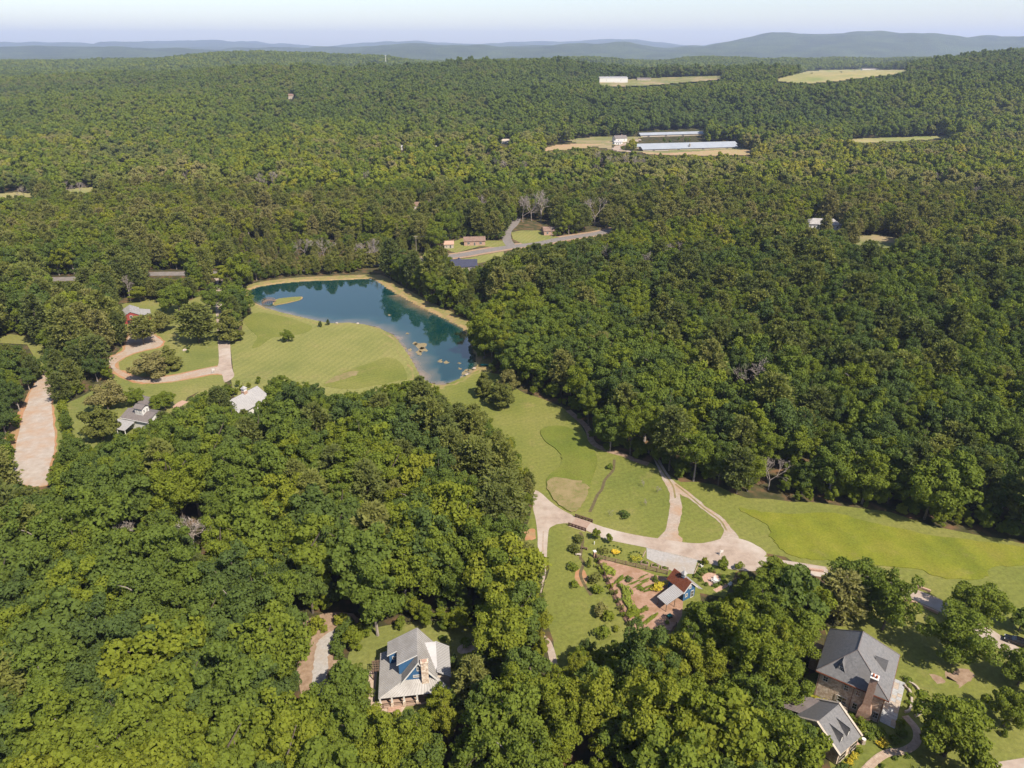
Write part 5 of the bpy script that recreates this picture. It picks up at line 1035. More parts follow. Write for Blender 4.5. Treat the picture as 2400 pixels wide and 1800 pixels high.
# ------------------------------------------------------------------ kitchen garden fence
def fence(name, label, P, Q, step=2.4, ht=1.25, rails=3, skip=(), m='wood'):
    P, Q = Vector(P), Vector(Q); d = Q - P; n = max(2, int(d.length / step)); t = thing(name, label, 'fence', P.x, P.y, math.atan2(d.y, d.x)); L_ = d.length
    for i in range(n + 1): u = L_ * i / n; MB().box(u - .1, u + .1, -.1, .1, -.2, ht + .1).build('post', M[m], t)
    for i in range(n):
        u0, u1 = L_ * i / n + .08, L_ * (i + 1) / n - .08
        for k_ in range(rails): MB().beam((u0, 0, ht * (k_ + .8) / rails), (u1, 0, ht * (k_ + .8) / rails), .06, .19).build('rail', M[m], t)
    wr = MB()
    for u in np.arange(.3, L_, .45): wr.beam((u, .04, .05), (u, .04, ht), .022, .022)
    tag(wr.build('wire', M[m], t), None, None, None, 'stuff'); return t
CLIMB = []
FA, FB, FR = G(*zg([(104, 118)])[0]), G(*zg([(640, 1210)])[0]), G(*zg([(1195, 372)])[0])
fence('garden_fence', 'post and rail fence along the top of the kitchen garden', FA, FR)
fence('garden_fence', 'long fence down the left side of the kitchen garden', FA, FB, 2.2, 1.35, 3, (), 'darkwood')
fence('garden_fence', 'short leaning fence at the bottom corner of the kitchen garden', G(*zg([(1180, 1360)])[0]), G(*zg([(1330, 1160)])[0]), 1.6)
for i in range(10):
    q_ = Vector(FA).lerp(Vector(FB), (i + .6) / 10.2); px, py = prj(q_.x, q_.y, 0)
    CLIMB.append((float(px), float(py), i))
pi_ = thing('gate_pillar', 'pink brick pillar with white cap at the garden corner', 'pillar', FA[0] - .3, FA[1] + .3, R(20)); MB().box(-.3, .3, -.3, .3, -.1, 1.9).build('shaft', M['brickc'], pi_); MB().box(-.4, .4, -.4, .4, 1.9, 2.1).build('cap', M['white'], pi_)

# ------------------------------------------------------------------ named plants
def bush(name, label, px, py, wd, ht, tint=.45, kind='leaf', group=None, cat='shrub', depth=None, rz=None, z=0.0, seed=0):
    me = {'leaf': BUSH, 'flower': FLOWER, 'cedar': CBUSH}[kind][seed % 3]; x, y = G(px, py, z)
    o = link(bpy.data.objects.new(name, me)); o.location = (x, y, z); o.scale = (wd, depth or wd, ht); o.rotation_euler = (0, 0, rz if rz is not None else (px * 7.3 + py) % 6.28)
    o['tint'] = float(tint); return tag(o, label, cat, group)
def tree(kind, i, label, px, py, hm, tint, rm=None, name=None, cat='tree', rz=None):
    K = {'b': BROAD, 'p': PINE, 'c': CEDAR}[kind][i]; x, y = G(px, py); sz = hm / K[2]; s_ = (rm / K[3] * (1.22 if kind == 'c' else 1.08)) if rm else sz
    return put_tree(name or {'b': 'broadleaf_tree', 'p': 'pine_tree', 'c': 'cedar_tree'}[kind], K[0], K[1], x, y, 0, s_, rz if rz is not None else (px * 3.1 + py) % 6.28, tint, label, cat, None, 'crown', sz)
def bare(i, label, px, py, hm, group='bare grey trees among the woods', wd=None, z=None):
    q_ = T(px, py) if z is None else (*G(px, py, z), z); K = BARE[i % 3]; s_ = hm / K[1]
    o = link(bpy.data.objects.new('bare_tree', K[0])); s_ = s_ * (1.2 if q_[1] > 350 else 1.0); o.location = q_; o.scale = (wd or s_, wd or s_, s_); o.rotation_euler = (0, 0, (px * 1.7 + py) % 6.28); return tag(o, label, 'tree', group)
tree('b', 9, 'small bright green tree alone on the pond lawn', 674, 801, 6.2, .42, 2.7)
bush('dark_shrub', 'left of two dark spiky shrubs at the pond edge', 751, 766, 2.0, 3.1, .0, 'cedar', seed=1); bush('dark_shrub', 'right of two dark spiky shrubs at the pond edge', 770, 762, 1.9, 3.1, .02, 'cedar', seed=0)
tree('c', 1, 'tall left cedar of the cluster at the pond end', 1134, 930, 10.5, .42, 3.2); tree('c', 0, 'round front cedar of the cluster on the valley lawn', 1176, 955, 9.5, .40, 4.6); tree('c', 2, 'paler cedar behind the round one on the valley lawn', 1192, 915, 9.5, .72, 3.6)
tree('c', 2, 'broad brownish cedar above the lookout house', 256, 962, 11.5, .85, 5.2); tree('c', 0, 'big olive cedar left of the lookout house', 243, 1032, 12.5, .45, 5.0)
tree('b', 9, 'bright green tree behind the lookout room', 322, 950, 7.5, .45, 3.5); tree('b', 8, 'bright green round tree right of the lookout house', 388, 960, 7.5, .45, 4.4)
tree('c', 0, 'brownish spreading cedar inside the drive loop', 361, 884, 10.5, .85, 5.6); tree('c', 1, 'darker cedar at the right of the drive loop', 400, 866, 10.5, .55, 4.6)
tree('c', 2, 'round olive cedar right of the red barn', 382, 774, 9.5, .60, 5.0); tree('p', 2, 'large dark pine left of the main driveway', 468, 803, 18, .35, 7.2); tree('c', 1, 'conical olive cedar right of the main driveway', 544, 801, 16, .55, 4.8)
tree('p', 1, 'thin pine over the clay yard by the red barn', 338, 808, 13, .6, 4.6); tree('b', 10, 'dark oak left of the pond by the driveway', 556, 742, 15.5, .30, 8.6); tree('b', 4, 'tall dark oak behind the large driveway pine', 500, 735, 16, .30, 6.6)
tree('b', 8, 'full green tree above the estate lawn', 422, 735, 17, .40, 7.6); tree('b', 9, 'big light green tree at the county road left of the estate', 255, 682, 13.5, .55, 8.5)
bare(1, 'half bare grey tree above the red barn', 306, 705, 12, None, z=0); tree('b', 1, 'thin greyish tree above the red barn', 330, 708, 9, .7, 4.8)
tree('c', 1, 'conical cedar at the driveway entrance', 477, 655, 13, .6, 4.6); tree('b', 3, 'grey green tree at the gravel entrance', 527, 668, 12, .75, 5.6)
for i, px in enumerate(range(585, 920, 22)): tree('c', i % 3, f'{["olive", "dull green", "brownish"][i % 3]} evergreen, {["first", "second", "third", "fourth", "fifth", "sixth", "seventh", "eighth", "ninth", "tenth", "eleventh", "twelfth", "thirteenth", "fourteenth", "fifteenth", "last"][i]} from the left in the row behind the pond', px, 646 - (px - 585) * .05 - (6 if px > 700 else 0), 8 + (i * 37 % 5), .5 + .12 * (i % 3), 3.8)
tree('b', 8, 'dark left crown of the pair above the stone house', 1992, 1425, 15, .28, 6.4); tree('b', 10, 'right hand tree of the pair above the stone house', 2068, 1476, 16.5, .36, 6.0); tree('b', 2, 'low tree tucked behind the stone house roof', 2032, 1445, 12, .30, 4.4)
tree('b', 10, 'large leaning tree over the brick lane', 2228, 1556, 14.5, .38, 6.6); tree('b', 8, 'wide tree on the far side of the brick lane', 2282, 1468, 12.5, .45, 5.8); tree('b', 9, 'big round tree on the lawn below the stone house', 2212, 1772, 15, .50, 6.6)
tree('b', 9, 'tree at the right edge above the lower lawn', 2385, 1606, 9.5, .40, 4.6); tree('b', 8, 'smaller leaning tree at the right edge of the lower lawn', 2352, 1702, 9.5, .50, 3.8); tree('b', 5, 'small dark round tree beside the black car', 2388, 1478, 6.5, .25, 2.8)
tree('p', 2, 'feathery pine left of the stone house roof', 1960, 1452, 13, .75, 4.6)
tree('b', 1, 'dense tree at the top left corner of the stone house', 1850, 1540, 16, .42, 6.2); tree('b', 0, 'tree covering the left end of the stone house eaves', 1822, 1650, 12.5, .40, 5.2)
tree('b', 10, 'big tree overlapping the garden shed corner', 1672, 1535, 13.5, .42, 6.0); tree('b', 0, 'tree between the garden and the parking end', 1800, 1400, 11, .45, 4.8); tree('b', 5, 'tree at the bottom corner of the kitchen garden', 1500, 1600, 9, .5, 4.4)
bush('sapling', 'tiny tree on the lower lawn at the far right', 2352, 1726, 1.4, 1.6, .4)
tree('b', 5, 'young tree at the bridge end of the drive', 1396, 1263, 3.6, .55, 1.25, 'young_tree'); tree('b', 7, 'slim young tree right of the bridge tree', 1428, 1273, 3.4, .55, 1.0, 'young_tree')
for nm, px, py, wd, ht, tn, kd, lb in [('shrub', 1357, 1270, 3.2, 2.2, .35, 'cedar', 'grey green shrub just below the drive bridge'), ('shrub', 1347, 1295, 3.0, 2.3, .35, 'cedar', 'grey green shrub left of the garden bench'), ('vine_pillar', 1380, 1330, 1.4, 3.0, .62, 'leaf', 'bright green vine covered post by the garden pillar'), ('shrub', 1344, 1336, 2.9, 1.8, .45, 'leaf', 'dark leafy shrub on the mown strip below the bench'),
                                  ('shrub', 1393, 1364, 3.6, 2.8, .55, 'cedar', 'large pale grey shrub left of the garden fence'), ('shrub', 1347, 1373, 2.4, 1.7, .55, 'leaf', 'small green shrub alone on the mown strip'), ('shrub', 1399, 1388, 3.2, 2.2, .55, 'leaf', 'green shrub below the large pale grey one'), ('shrub', 1408, 1440, 4.0, 3.0, .7, 'cedar', 'greyish flowering shrub halfway down the left fence'), ('shrub', 1428, 1452, 3.0, 2.4, .6, 'leaf', 'light green shrub beside the greyish flowering one'),
                                  ('shrub', 1416, 1490, 3.6, 2.8, .45, 'leaf', 'dark green shrub at the foot of the mown strip'), ('shrub', 1445, 1478, 1.6, 1.4, .75, 'leaf', 'small lime shrub near the bottom of the left fence'), ('shrub', 1429, 1098, 2.4, 1.8, .35, 'leaf', 'lone bush by the ditch on the valley lawn'), ('shrub', 1463, 1212, 3.0, 2.0, .1, 'leaf', 'dark spindly shrub on the lawn above the bridge'), ('shrub', 1693, 1331, 3.2, 3.4, .42, 'leaf', 'round young tree beside the parking end'), ('shrub', 1650, 1322, 2.0, 2.2, .75, 'leaf', 'pale thin shrub at the parking corner'), ('shrub', 1733, 1334, 2.2, 2.2, .6, 'leaf', 'small shrub at the end of the drive')]:
    bush(nm, lb, px, py, wd, ht, tn, kd, seed=px)
for i, (px, py) in enumerate([(1514, 1186), (1540, 1155), (1428, 1210), (1508, 1140)]):
    bare(i, ['bare pale sapling on the lawn inside the track', 'bare sapling nearest the gravel track', 'thin bare sapling left of the dark shrub', 'faint bare sapling highest on the track lawn'][i], px, py, 2.6, None, z=0)
# garden beds
sq = lambda x_, y_: zg([(x_, y_)])[0]
beds = [('flower', 300, 330, 2.6, 1.0, .35, 4.6, -50, 'yellow flowering bed inside the top left garden corner'), ('leaf', 465, 450, .9, .5, .40, 4.2, 38, 'narrow green crop row next to the yellow corner bed'), ('flower', 600, 720, 2.2, 1.0, .32, 6.4, -8, 'long yellow green bed across the garden middle'), ('flower', 1045, 590, 2.0, 1.6, .62, 4.2, 70, 'orange and yellow flower bed beside the shed'), ('leaf', 680, 960, 2.8, 1.1, .60, 3.8, 20, 'lush green bed in the lower garden'), ('leaf', 845, 920, 1.2, .7, .50, 2.2, 40, 'small green row right of the lush bed'), ('leaf', 760, 1090, 1.4, 1.0, .40, 2.4, 50, 'dark green clump by the lower fence'), ('leaf', 920, 1060, .9, .4, .5, 4.6, 45, 'thin crop row near the garden bottom'),
        ('leaf', 620, 460, 1.5, .8, .0, 1.5, 0, 'blue green cabbage clump'), ('leaf', 800, 600, 1.5, .5, .45, 1.5, 0, 'low round green clump in the soil'), ('leaf', 700, 490, .5, .3, .3, 3.8, 60, 'sparse seedling row left of centre'), ('leaf', 900, 620, .5, .4, .3, 1.8, 60, 'sparse seedling row near the flower bed'), ('leaf', 810, 410, .4, .3, .3, 2.6, 60, 'faint seedling row at the garden top'), ('leaf', 1190, 1110, 1.0, .7, .35, 1.2, 0, 'small green clump at the garden bottom'), ('leaf', 530, 440, .5, .35, .4, 3.2, 50, 'young crop row beside the narrow green row'), ('leaf', 760, 540, .45, .4, .45, 4.0, 60, 'leafy seedling line through the garden centre'), ('leaf', 860, 460, .5, .4, .4, 3.0, 60, 'leafy seedling line under the top fence'), ('leaf', 930, 560, .6, .5, .5, 2.4, 60, 'short leafy row near the orange flowers'), ('leaf', 470, 560, .9, .7, .3, 1.4, 0, 'bushy herb clump by the left fence'), ('leaf', 1000, 1010, .6, .4, .5, 3.4, 45, 'faint crop row right of the thin one'), ('flower', 250, 260, 1.6, .9, .4, 2.2, -50, 'yellow flowers at the very top corner of the garden'), ('leaf', 1010, 470, 1.3, 1.2, .35, 1.6, 20, 'dark green bush above the orange flower bed')]
for i, (kd, x_, y_, wd, ht, tn, dp, an, lb) in enumerate(beds): bush('garden_bed', lb, *sq(x_, y_), wd * 1.3, ht * 1.15, tn, kd, 'beds in the kitchen garden', 'garden bed', dp * 1.15, R(-an), seed=i)
for px, py, i in CLIMB: bush('climber', f'climbing plant on the left garden fence, {["first", "second", "third", "fourth", "fifth", "sixth", "seventh", "eighth", "ninth", "last"][i]} from the brick pillar', px, py, 1.0, 1.3 + .3 * (i % 3), (.25, .8, .5)[i % 3], 'cedar' if i % 2 else 'leaf', 'climbers on the left garden fence', 'plant', 2.0, R(-78), seed=i)
bush('flower_bed', 'pale shrubs in the oval bed above the fence', *zq([(1150, 950)])[0], 2.6, 1.2, .55, 'cedar', cat='flower bed'); bush('flower_bed', 'bright yellow flowers in the oval bed above the fence', *zq([(1335, 960)])[0], 2.4, .9, .85, 'flower', cat='flower bed', seed=1); bush('flower_bed', 'mixed flowers in the horseshoe bed by the parking', *zq([(1740, 1080)])[0], 2.6, .9, .5, 'flower', cat='flower bed', seed=2)
for cx_, cy_, rx, ry, n_, nm in ((1235, 930, 230, 105, 16, 'oval flower bed'), (1735, 1060, 130, 115, 14, 'horseshoe flower bed')):
    for i in range(n_):
        a_ = 2 * math.pi * i / n_
        if nm[0] == 'h' and .9 < a_ % 6.28 < 0: continue
        bush('edging_box', f'small clipped box edging the {nm}', *zq([(cx_ + rx * math.cos(a_), cy_ + ry * math.sin(a_))])[0], .55, .45, .15, 'leaf', f'box edging of the {nm}', 'shrub', seed=i)
for i, (x_, y_) in enumerate(((850, 205), (1010, 245), (1160, 285))):
    q_ = G(*sq(x_, y_)); t = thing('raised_bed', ['left of the three raised beds beside the parking', 'middle of the three raised beds beside the parking', 'right of the three raised beds beside the parking'][i], 'planter', *q_, R(-18))
    for (a0, a1, b0, b1) in ((-.95, .95, -.6, -.5), (-.95, .95, .5, .6), (-.95, -.85, -.5, .5), (.85, .95, -.5, .5)): MB().box(a0, a1, b0, b1, 0, .4).build('board', M['deckwood'], t)
    bush('planter_greens', f'leafy greens in the {["left", "middle", "right"][i]} raised bed', *sq(x_, y_), 1.3, .8, .35, 'leaf', cat='plant', depth=.9, rz=R(-18), seed=i)
sheet('parking_edging', ribbon(gp(zg([(865, 10), (780, 190)])), .18, 2), .14, M['deckwood'], .14); sheet('parking_edging', ribbon(gp(zg([(1680, 200), (1600, 380)])), .18, 2), .14, M['deckwood'], .14)
# patio by the shed
sheet('brick_patio', smooth(gp(zg([(1730, 400), (1830, 340), (1960, 370), (2010, 440), (1960, 510), (1860, 540), (1780, 500)])), 4), .03, M['brickc']); sheet('brick_walk', ribbon(gp(zg([(2100, 520), (2000, 580), (1920, 620)])), 1.2, 4), .03, M['brickc'])
for i, (x_, y_, wd, ht) in enumerate([(1640, 400, 1.6, 1.0), (1700, 360, 1.6, 1.0), (1760, 330, 1.6, 1.1), (1885, 320, 1.7, 1.3), (2045, 430, 1.7, 1.3), (2060, 490, 1.5, 1.0), (2000, 520, 1.5, 1.0), (1930, 550, 1.5, 1.0), (1700, 460, 1.2, .9), (1795, 530, 1.3, .9)]):
    bush('box_shrub', f'clipped round shrub on the {["far left", "upper left", "top left", "top", "right", "lower right", "lower right front", "bottom", "left", "bottom left"][i]} rim of the brick patio', *sq(x_, y_), wd, ht, .25, 'leaf', 'clipped shrubs round the patio', 'shrub', seed=i)
for i, (x_, y_) in enumerate([(1730, 385), (1915, 345), (1995, 395)]): bush('lavender', f'grey lavender tuft at the {["left", "top", "right"][i]} of the brick patio', *sq(x_, y_), .9, .9, .95, 'cedar', cat='plant', seed=i)
def chair(label, px, py, rz, m='white'):
    ch = thing('garden_chair', label, 'chair', *G(px, py), rz); MB().box(-.3, .3, -.3, .3, .36, .42).build('seat', M[m], ch)
    b = MB()
    for u in (-.22, -.07, .08, .23): b.beam((u, .28, .4), (u * 1.1, .48, 1.0), .12, .03)
    b.build('backrest', M[m], ch)
    for u in (-.34, .34): MB().box(u - .05, u + .05, -.35, .35, .58, .62).build('armrest', M[m], ch)
    for u in (-.28, .28):
        for v in (-.26, .26): MB().box(u - .035, u + .035, v - .035, v + .035, 0, .36).build('leg', M[m], ch)
    return ch
chair('white garden chair at the left of the patio table', *sq(1885, 475), R(90)); chair('white garden chair above the patio table', *sq(1925, 450), 0); chair('white garden chair at the right of the patio table', *sq(1965, 480), R(-90)); chair('white garden chair at the front of the patio table', *sq(1920, 505), R(180))
t = thing('patio_table', 'round white table on the brick patio', 'table', *G(*sq(1925, 478)), 0); MB().tube((0, 0, .66), (0, 0, .72), .5, .5, 14).build('tabletop', M['white'], t); MB().tube((0, 0, 0), (0, 0, .66), .08, .06, 8).build('pedestal', M['white'], t)
chair('white chair on the lawn beside the parking corner', *sq(1715, 255), R(120)); chair('white chair on the grass right of the patio', *sq(2145, 540), R(-60))
def bench(label, px, py, rz, m='wood'):
    t = thing('garden_bench', label, 'bench', *G(px, py), rz)
    for i in range(3): MB().box(-.85, .85, -.25 + i * .17, -.11 + i * .17, .42, .46).build('slat', M[m], t)
    for i in range(3): MB().box(-.85, .85, .27, .31, .55 + i * .16, .66 + i * .16).build('back_slat', M[m], t)
    for u in (-.75, .75): MB().box(u - .05, u + .05, -.25, .32, 0, .42).build('leg', M[m], t); MB().box(u - .04, u + .04, .31, .36, .3, 1.02).build('back_post', M[m], t)
    return t
bench('grey slatted bench beside the grey shrubs', *zq([(745, 890)])[0], R(160)); 
sl = thing('stone_slab_bench', 'pale flat slab bench below the slatted one', 'bench', *G(*zq([(625, 1010)])[0]), R(-10)); MB().box(-.75, .75, -.3, .3, .38, .5).build('seat', M['rock'], sl); MB().box(-.6, -.4, -.25, .25, 0, .38).build('leg', M['rock'], sl); MB().box(.4, .6, -.25, .25, 0, .38).build('leg', M['rock'], sl)
t = thing('garden_cart', 'green plastic garden cart on the soil', 'cart', *G(*sq(1230, 1020)), .5); MB().prismx([(-.35, .3), (.35, .3), (.45, .7), (-.45, .7)], -.5, .5).build('tub', M['teal'], t)
for u in (-.4, .4): MB().tube((u, -.45, .2), (u, -.35, .2), .2, .2, 10).tube((u, .35, .2), (u, .45, .2), .2, .2, 10).build('wheel', M['rubber'], t)
def rock(label, px, py, sz, group=None, flat=.55, seed=0):
    r = np.random.default_rng(900 + seed); import bmesh
    bm = bmesh.new(); bmesh.ops.create_icosphere(bm, subdivisions=2, radius=.5)
    for v in bm.verts: v.co *= 1 + r.normal() * .09
    me = bpy.data.meshes.new('rock'); bm.to_mesh(me); bm.free(); me.materials.append(M['rock']); o = link(bpy.data.objects.new('rock', me)); x, y = G(px, py); o.location = (x, y, sz * flat * .3); o.scale = (sz, sz * .8, sz * flat); o.rotation_euler = (0, 0, seed); return tag(o, label, 'rock', group)
def post_sign(label, px, py, ht=2.2):
    t = thing('sign_post', label, 'sign', *G(px, py), R(15)); MB().box(-.08, .08, -.08, .08, 0, ht).build('post', M['white'], t); MB().beam((-.1, 0, ht - .2), (.9, 0, ht - .2), .08, .08).build('arm', M['white'], t); MB().box(.15, .85, -.03, .03, ht - .9, ht - .35).build('board', M['white'], t)
post_sign('white sign post at the driveway fork', *z3([(1183, 1126)])[0]); post_sign('white post sign at the edge of the parking drive', 1687, 1302, 1.8)
t = thing('marker_post', 'small white post on the lawn by the bridge', 'post', *G(*zq([(935, 795)])[0]), 0); MB().tube((0, 0, 0), (0, 0, .8), .12, .12, 8).build('shaft', M['white'], t); MB().tube((0, 0, .8), (0, 0, .95), .16, .05, 8).build('cap', M['white'], t)
rock('white boulder beside the two shrubs on the estate lawn', 433, 822, 2.0, seed=1); bush('shrub', 'upper dark shrub beside the white boulder', 440, 818, 1.6, 1.2, .05, 'leaf'); bush('shrub', 'lower dark shrub beside the white boulder', 440, 826, 1.6, 1.2, .05, 'leaf', seed=1)
for i, (x_, y_) in enumerate(z3([(745, 848), (775, 858), (760, 875), (800, 880), (740, 890), (830, 905), (790, 925), (765, 915)])): rock(f'pale rubble heap {["nearest the barn", "second from the barn", "in the row middle", "right of the middle", "left of the middle", "at the right end", "lowest right", "lowest left"][i]} in the clay yard', x_, y_, 3.2 + i % 3, 'rubble in the clay yard', .4, i)
for i, (x_, y_) in enumerate(z4([(935, 577), (800, 575), (1690, 868), (1640, 908)])): rock(['pale rock on the lawn shore', 'dark flat rock by the spiky shrubs', 'rock at the pond end under the trees', 'rock at the pond end by the lawn'][i], x_, y_, 1.6, None, .4, 20 + i)

# ------------------------------------------------------------------ pond: footbridge, algae, boat
f0, f1 = Vector(G(*z4([(318, 446)])[0])), Vector(G(*z4([(404, 432)])[0])); fl = (f1 - f0).length
fb = thing('footbridge', 'small arched wooden footbridge to the grassy spit', 'bridge', f0.x, f0.y, math.atan2((f1 - f0).y, (f1 - f0).x)); n_ = 14
arc = lambda u: .25 + 1.1 * math.sin(math.pi * u)
for i in range(n_):
    u0, u1 = i / n_, (i + 1) / n_; MB().slab([(u0 * fl, -1.1, arc(u0)), (u1 * fl - .03, -1.1, arc(u1)), (u1 * fl - .03, 1.1, arc(u1)), (u0 * fl, 1.1, arc(u0))], .1).build('plank', M['wood'], fb)
for v in (-1.1, 1.1):
    b = MB()
    for i in range(n_): b.beam((i / n_ * fl, v, arc(i / n_) + 1.0), ((i + 1) / n_ * fl, v, arc((i + 1) / n_) + 1.0), .12, .14)
    b.build('handrail', M['wood'], fb)
    for i in range(0, n_ + 1, 2): MB().box(i / n_ * fl - .07, i / n_ * fl + .07, v - .07, v + .07, -.5, arc(i / n_) + 1.0).build('rail_post', M['wood'], fb)
import bmesh
def algae(label, pts, seed):
    P = smooth(gp(pts, -.27), 4, .25, seed); return sheet('algae_mat', P, -.262, M['algae'], .015, 'thing', label, 'algae')
za = lambda p_: z4(p_)
def blob(cx_, cy_, rx, ry, seed, n=9):
    r = np.random.default_rng(seed); return [(cx_ + rx * math.cos(a_) * r.uniform(.55, 1.15), cy_ + ry * math.sin(a_) * r.uniform(.55, 1.15)) for a_ in np.linspace(0, 2 * math.pi, n, endpoint=False)]
ab = [(1345, 718, 42, 24, 'largest tan algae raft in the pond'), (1335, 765, 22, 22, 'algae raft below the largest'), (1355, 745, 30, 18, 'algae raft joined to the largest on the right'), (1310, 705, 18, 14, 'algae patch left of the largest raft'), (1470, 820, 20, 11, 'left raft of the pair in mid pond'), (1508, 827, 18, 11, 'right raft of the pair in mid pond'), (1140, 521, 13, 6, 'lone pale algae spot far out on the pond'), (1258, 641, 10, 5, 'small algae spot above the largest raft'), (1240, 735, 13, 10, 'algae by the lawn shore'), (1275, 748, 14, 12, 'algae between shore and the largest raft'), (1595, 832, 12, 7, 'algae spot right of the pair'), (1630, 900, 26, 16, 'algae raft at the near end of the pond'), (1640, 878, 16, 8, 'thin algae above the near end raft'), (1600, 868, 10, 5, 'small algae left of the near end raft'), (1615, 925, 18, 10, 'algae touching the near shore'), (1665, 885, 14, 12, 'algae against the right end shore')]
for i, (x_, y_, rx, ry, lb) in enumerate(ab): algae(lb, za(blob(x_, y_, rx, ry, 300 + i, 11)), 300 + i)
bt = thing('rowing_boat', 'green boat pulled up at the pond end under trees', 'boat', *G(1136, 858), R(-8))
b = MB(); sec = [(-1.9, .15, .5), (-1.2, .55, .35), (0, .7, .3), (1.2, .6, .35), (2.0, .1, .6)]
for (u, w2, zb) in sec: b.v += [(u, -w2, .75), (u, -w2 * .6, zb - .2), (u, w2 * .6, zb - .2), (u, w2, .75)]
for i in range(4):
    for j in range(3): k_ = i * 4 + j; b.f.append((k_, k_ + 4, k_ + 5, k_ + 1))
b.f.append((0, 1, 2, 3)); b.f.append((19, 18, 17, 16)); b.build('hull', M['teal'], bt)
for u in (-.8, .5): MB().box(u - .12, u + .12, -.55, .55, .55, .6).build('thwart', M['wood'], bt)
MB().box(-1.6, 1.6, -.62, .62, .66, .70).build('cover', M['teal'], bt)

# ------------------------------------------------------------------ hedge by the clay road
hp = gp(z3([(345, 1268), (352, 1330), (360, 1390), (372, 1450), (384, 1500)])); hd = thing('clipped_hedge', 'long bright green clipped hedge beside the clay road', 'hedge', *hp[0], 0)
P0 = [Vector(p_) - Vector(hp[0]) for p_ in hp]; kk = 0
for i in range(4):
    n_ = max(3, int((P0[i + 1] - P0[i]).length / 1.6))
    for j in range(n_):
        q_ = P0[i].lerp(P0[i + 1], j / n_); o = bpy.data.objects.new('hedge_plant', BUSH[kk % 3]); link(o, hd); o.location = (q_.x, q_.y, 0); o.scale = (3.4, 2.6, 2.4 + .2 * (kk % 2)); o.rotation_euler = (0, 0, kk * 1.3); o['tint'] = .62; kk += 1
hp = gp([(822, 1470), (806, 1490), (795, 1510), (790, 1530), (800, 1545)]); hd = thing('dark_hedge', 'dense dark green hedge between gravel and cottage lawn', 'hedge', *hp[0], 0); P0 = [Vector(p_) - Vector(hp[0]) for p_ in hp]
for i in range(4):
    n_ = max(2, int((P0[i + 1] - P0[i]).length / 1.5))
    for j in range(n_):
        q_ = P0[i].lerp(P0[i + 1], j / n_); o = bpy.data.objects.new('hedge_plant', BUSH[kk % 3]); link(o, hd); o.location = (q_.x, q_.y, 0); o.scale = (3.2, 3.0, 2.8 + .2 * (kk % 2)); o.rotation_euler = (0, 0, kk * 1.3); o['tint'] = .16; kk += 1
for i, (px, py, wd, ht, tn) in enumerate([(742, 1470, 3.6, 3.4, .78), (798, 1462, 3.4, 3.0, .80), (732, 1486, 2.4, 2.0, .75), (845, 1495, 4.2, 4.2, .72), (1062, 1560, 2.2, 3.2, .12), (1040, 1500, 1.8, 1.2, .3), (1092, 1508, 3.0, 1.6, .35), (760, 1478, 2.2, 1.6, .75)]):
    bush('shrub', ['lime shrub left of the gravel turnaround', 'lime shrub at the top of the gravel turnaround', 'low lime shrub at the turnaround edge', 'tall lime shrub behind the dark hedge', 'dark upright shrub at the right cottage wall', 'low round shrub behind the cottage', 'brown green shrub in the cottage back bed', 'little lime shrub between two larger ones'][i], px, py, wd, ht, tn, seed=i)
sheet('back_bed', smooth(gp([(1075, 1515), (1110, 1500), (1130, 1490), (1140, 1505), (1100, 1530), (1075, 1530)]), 4), .02, M['flag'])

# ------------------------------------------------------------------ stone house garden: flagstone walk, walls, planting
wk = [Vector(hl(*p_)) for p_ in ((-2.2, -16.5), (-1.0, -12.5), (.3, -8.8), (2.0, -5.6), (4.6, -3.2), (6.2, 0), (5.8, 3.2), (3.6, 5.4))]
fw = tag(empty('flagstone_walk', (0, 0, 0)), 'pale flagstone walk curving round the stone house', None, None, 'structure')
C_ = ribbon([tuple(v) for v in wk], 1.5, 9); n_ = len(C_) // 2; sheet('walk_base', C_, .022, M['flag'], 0, None, parent=fw); r = np.random.default_rng(5)
for i in range(n_ - 1):
    a0, a1 = Vector(C_[i]), Vector(C_[i + 1]); b0, b1 = Vector(C_[-1 - i]), Vector(C_[-2 - i])
    for k_ in range(2):
        t0, t1 = k_ / 2 + .03, (k_ + 1) / 2 - .03; pts = [a0.lerp(b0, t0), a1.lerp(b1, t0), a1.lerp(b1, t1), a0.lerp(b0, t1)]; cc = sum(pts, Vector((0, 0))) / 4
        MB().slab([(*(cc + (p_ - cc) * r.uniform(.86, .97)), .075 + r.uniform(0, .02)) for p_ in pts], .06).build('flagstone', M['flag'], fw)
for lab, pts, ht in (('outer curved white stone wall on the terrace bank', ((2.4, 15.0), (4.6, 14.2), (6.0, 11.2), (6.2, 8.2), (5.2, 6.2)), .5), ('inner curved white stone wall beside the terrace', ((2.4, 13.4), (3.6, 12.2), (4.2, 9.6), (4.1, 7.2), (3.4, 6.2)), .5)):
    P_ = ribbon([hl(*p_) for p_ in pts], .4, 6); sheet('garden_wall', P_, ht, M['rock'], ht + .1, 'thing', lab, 'wall')
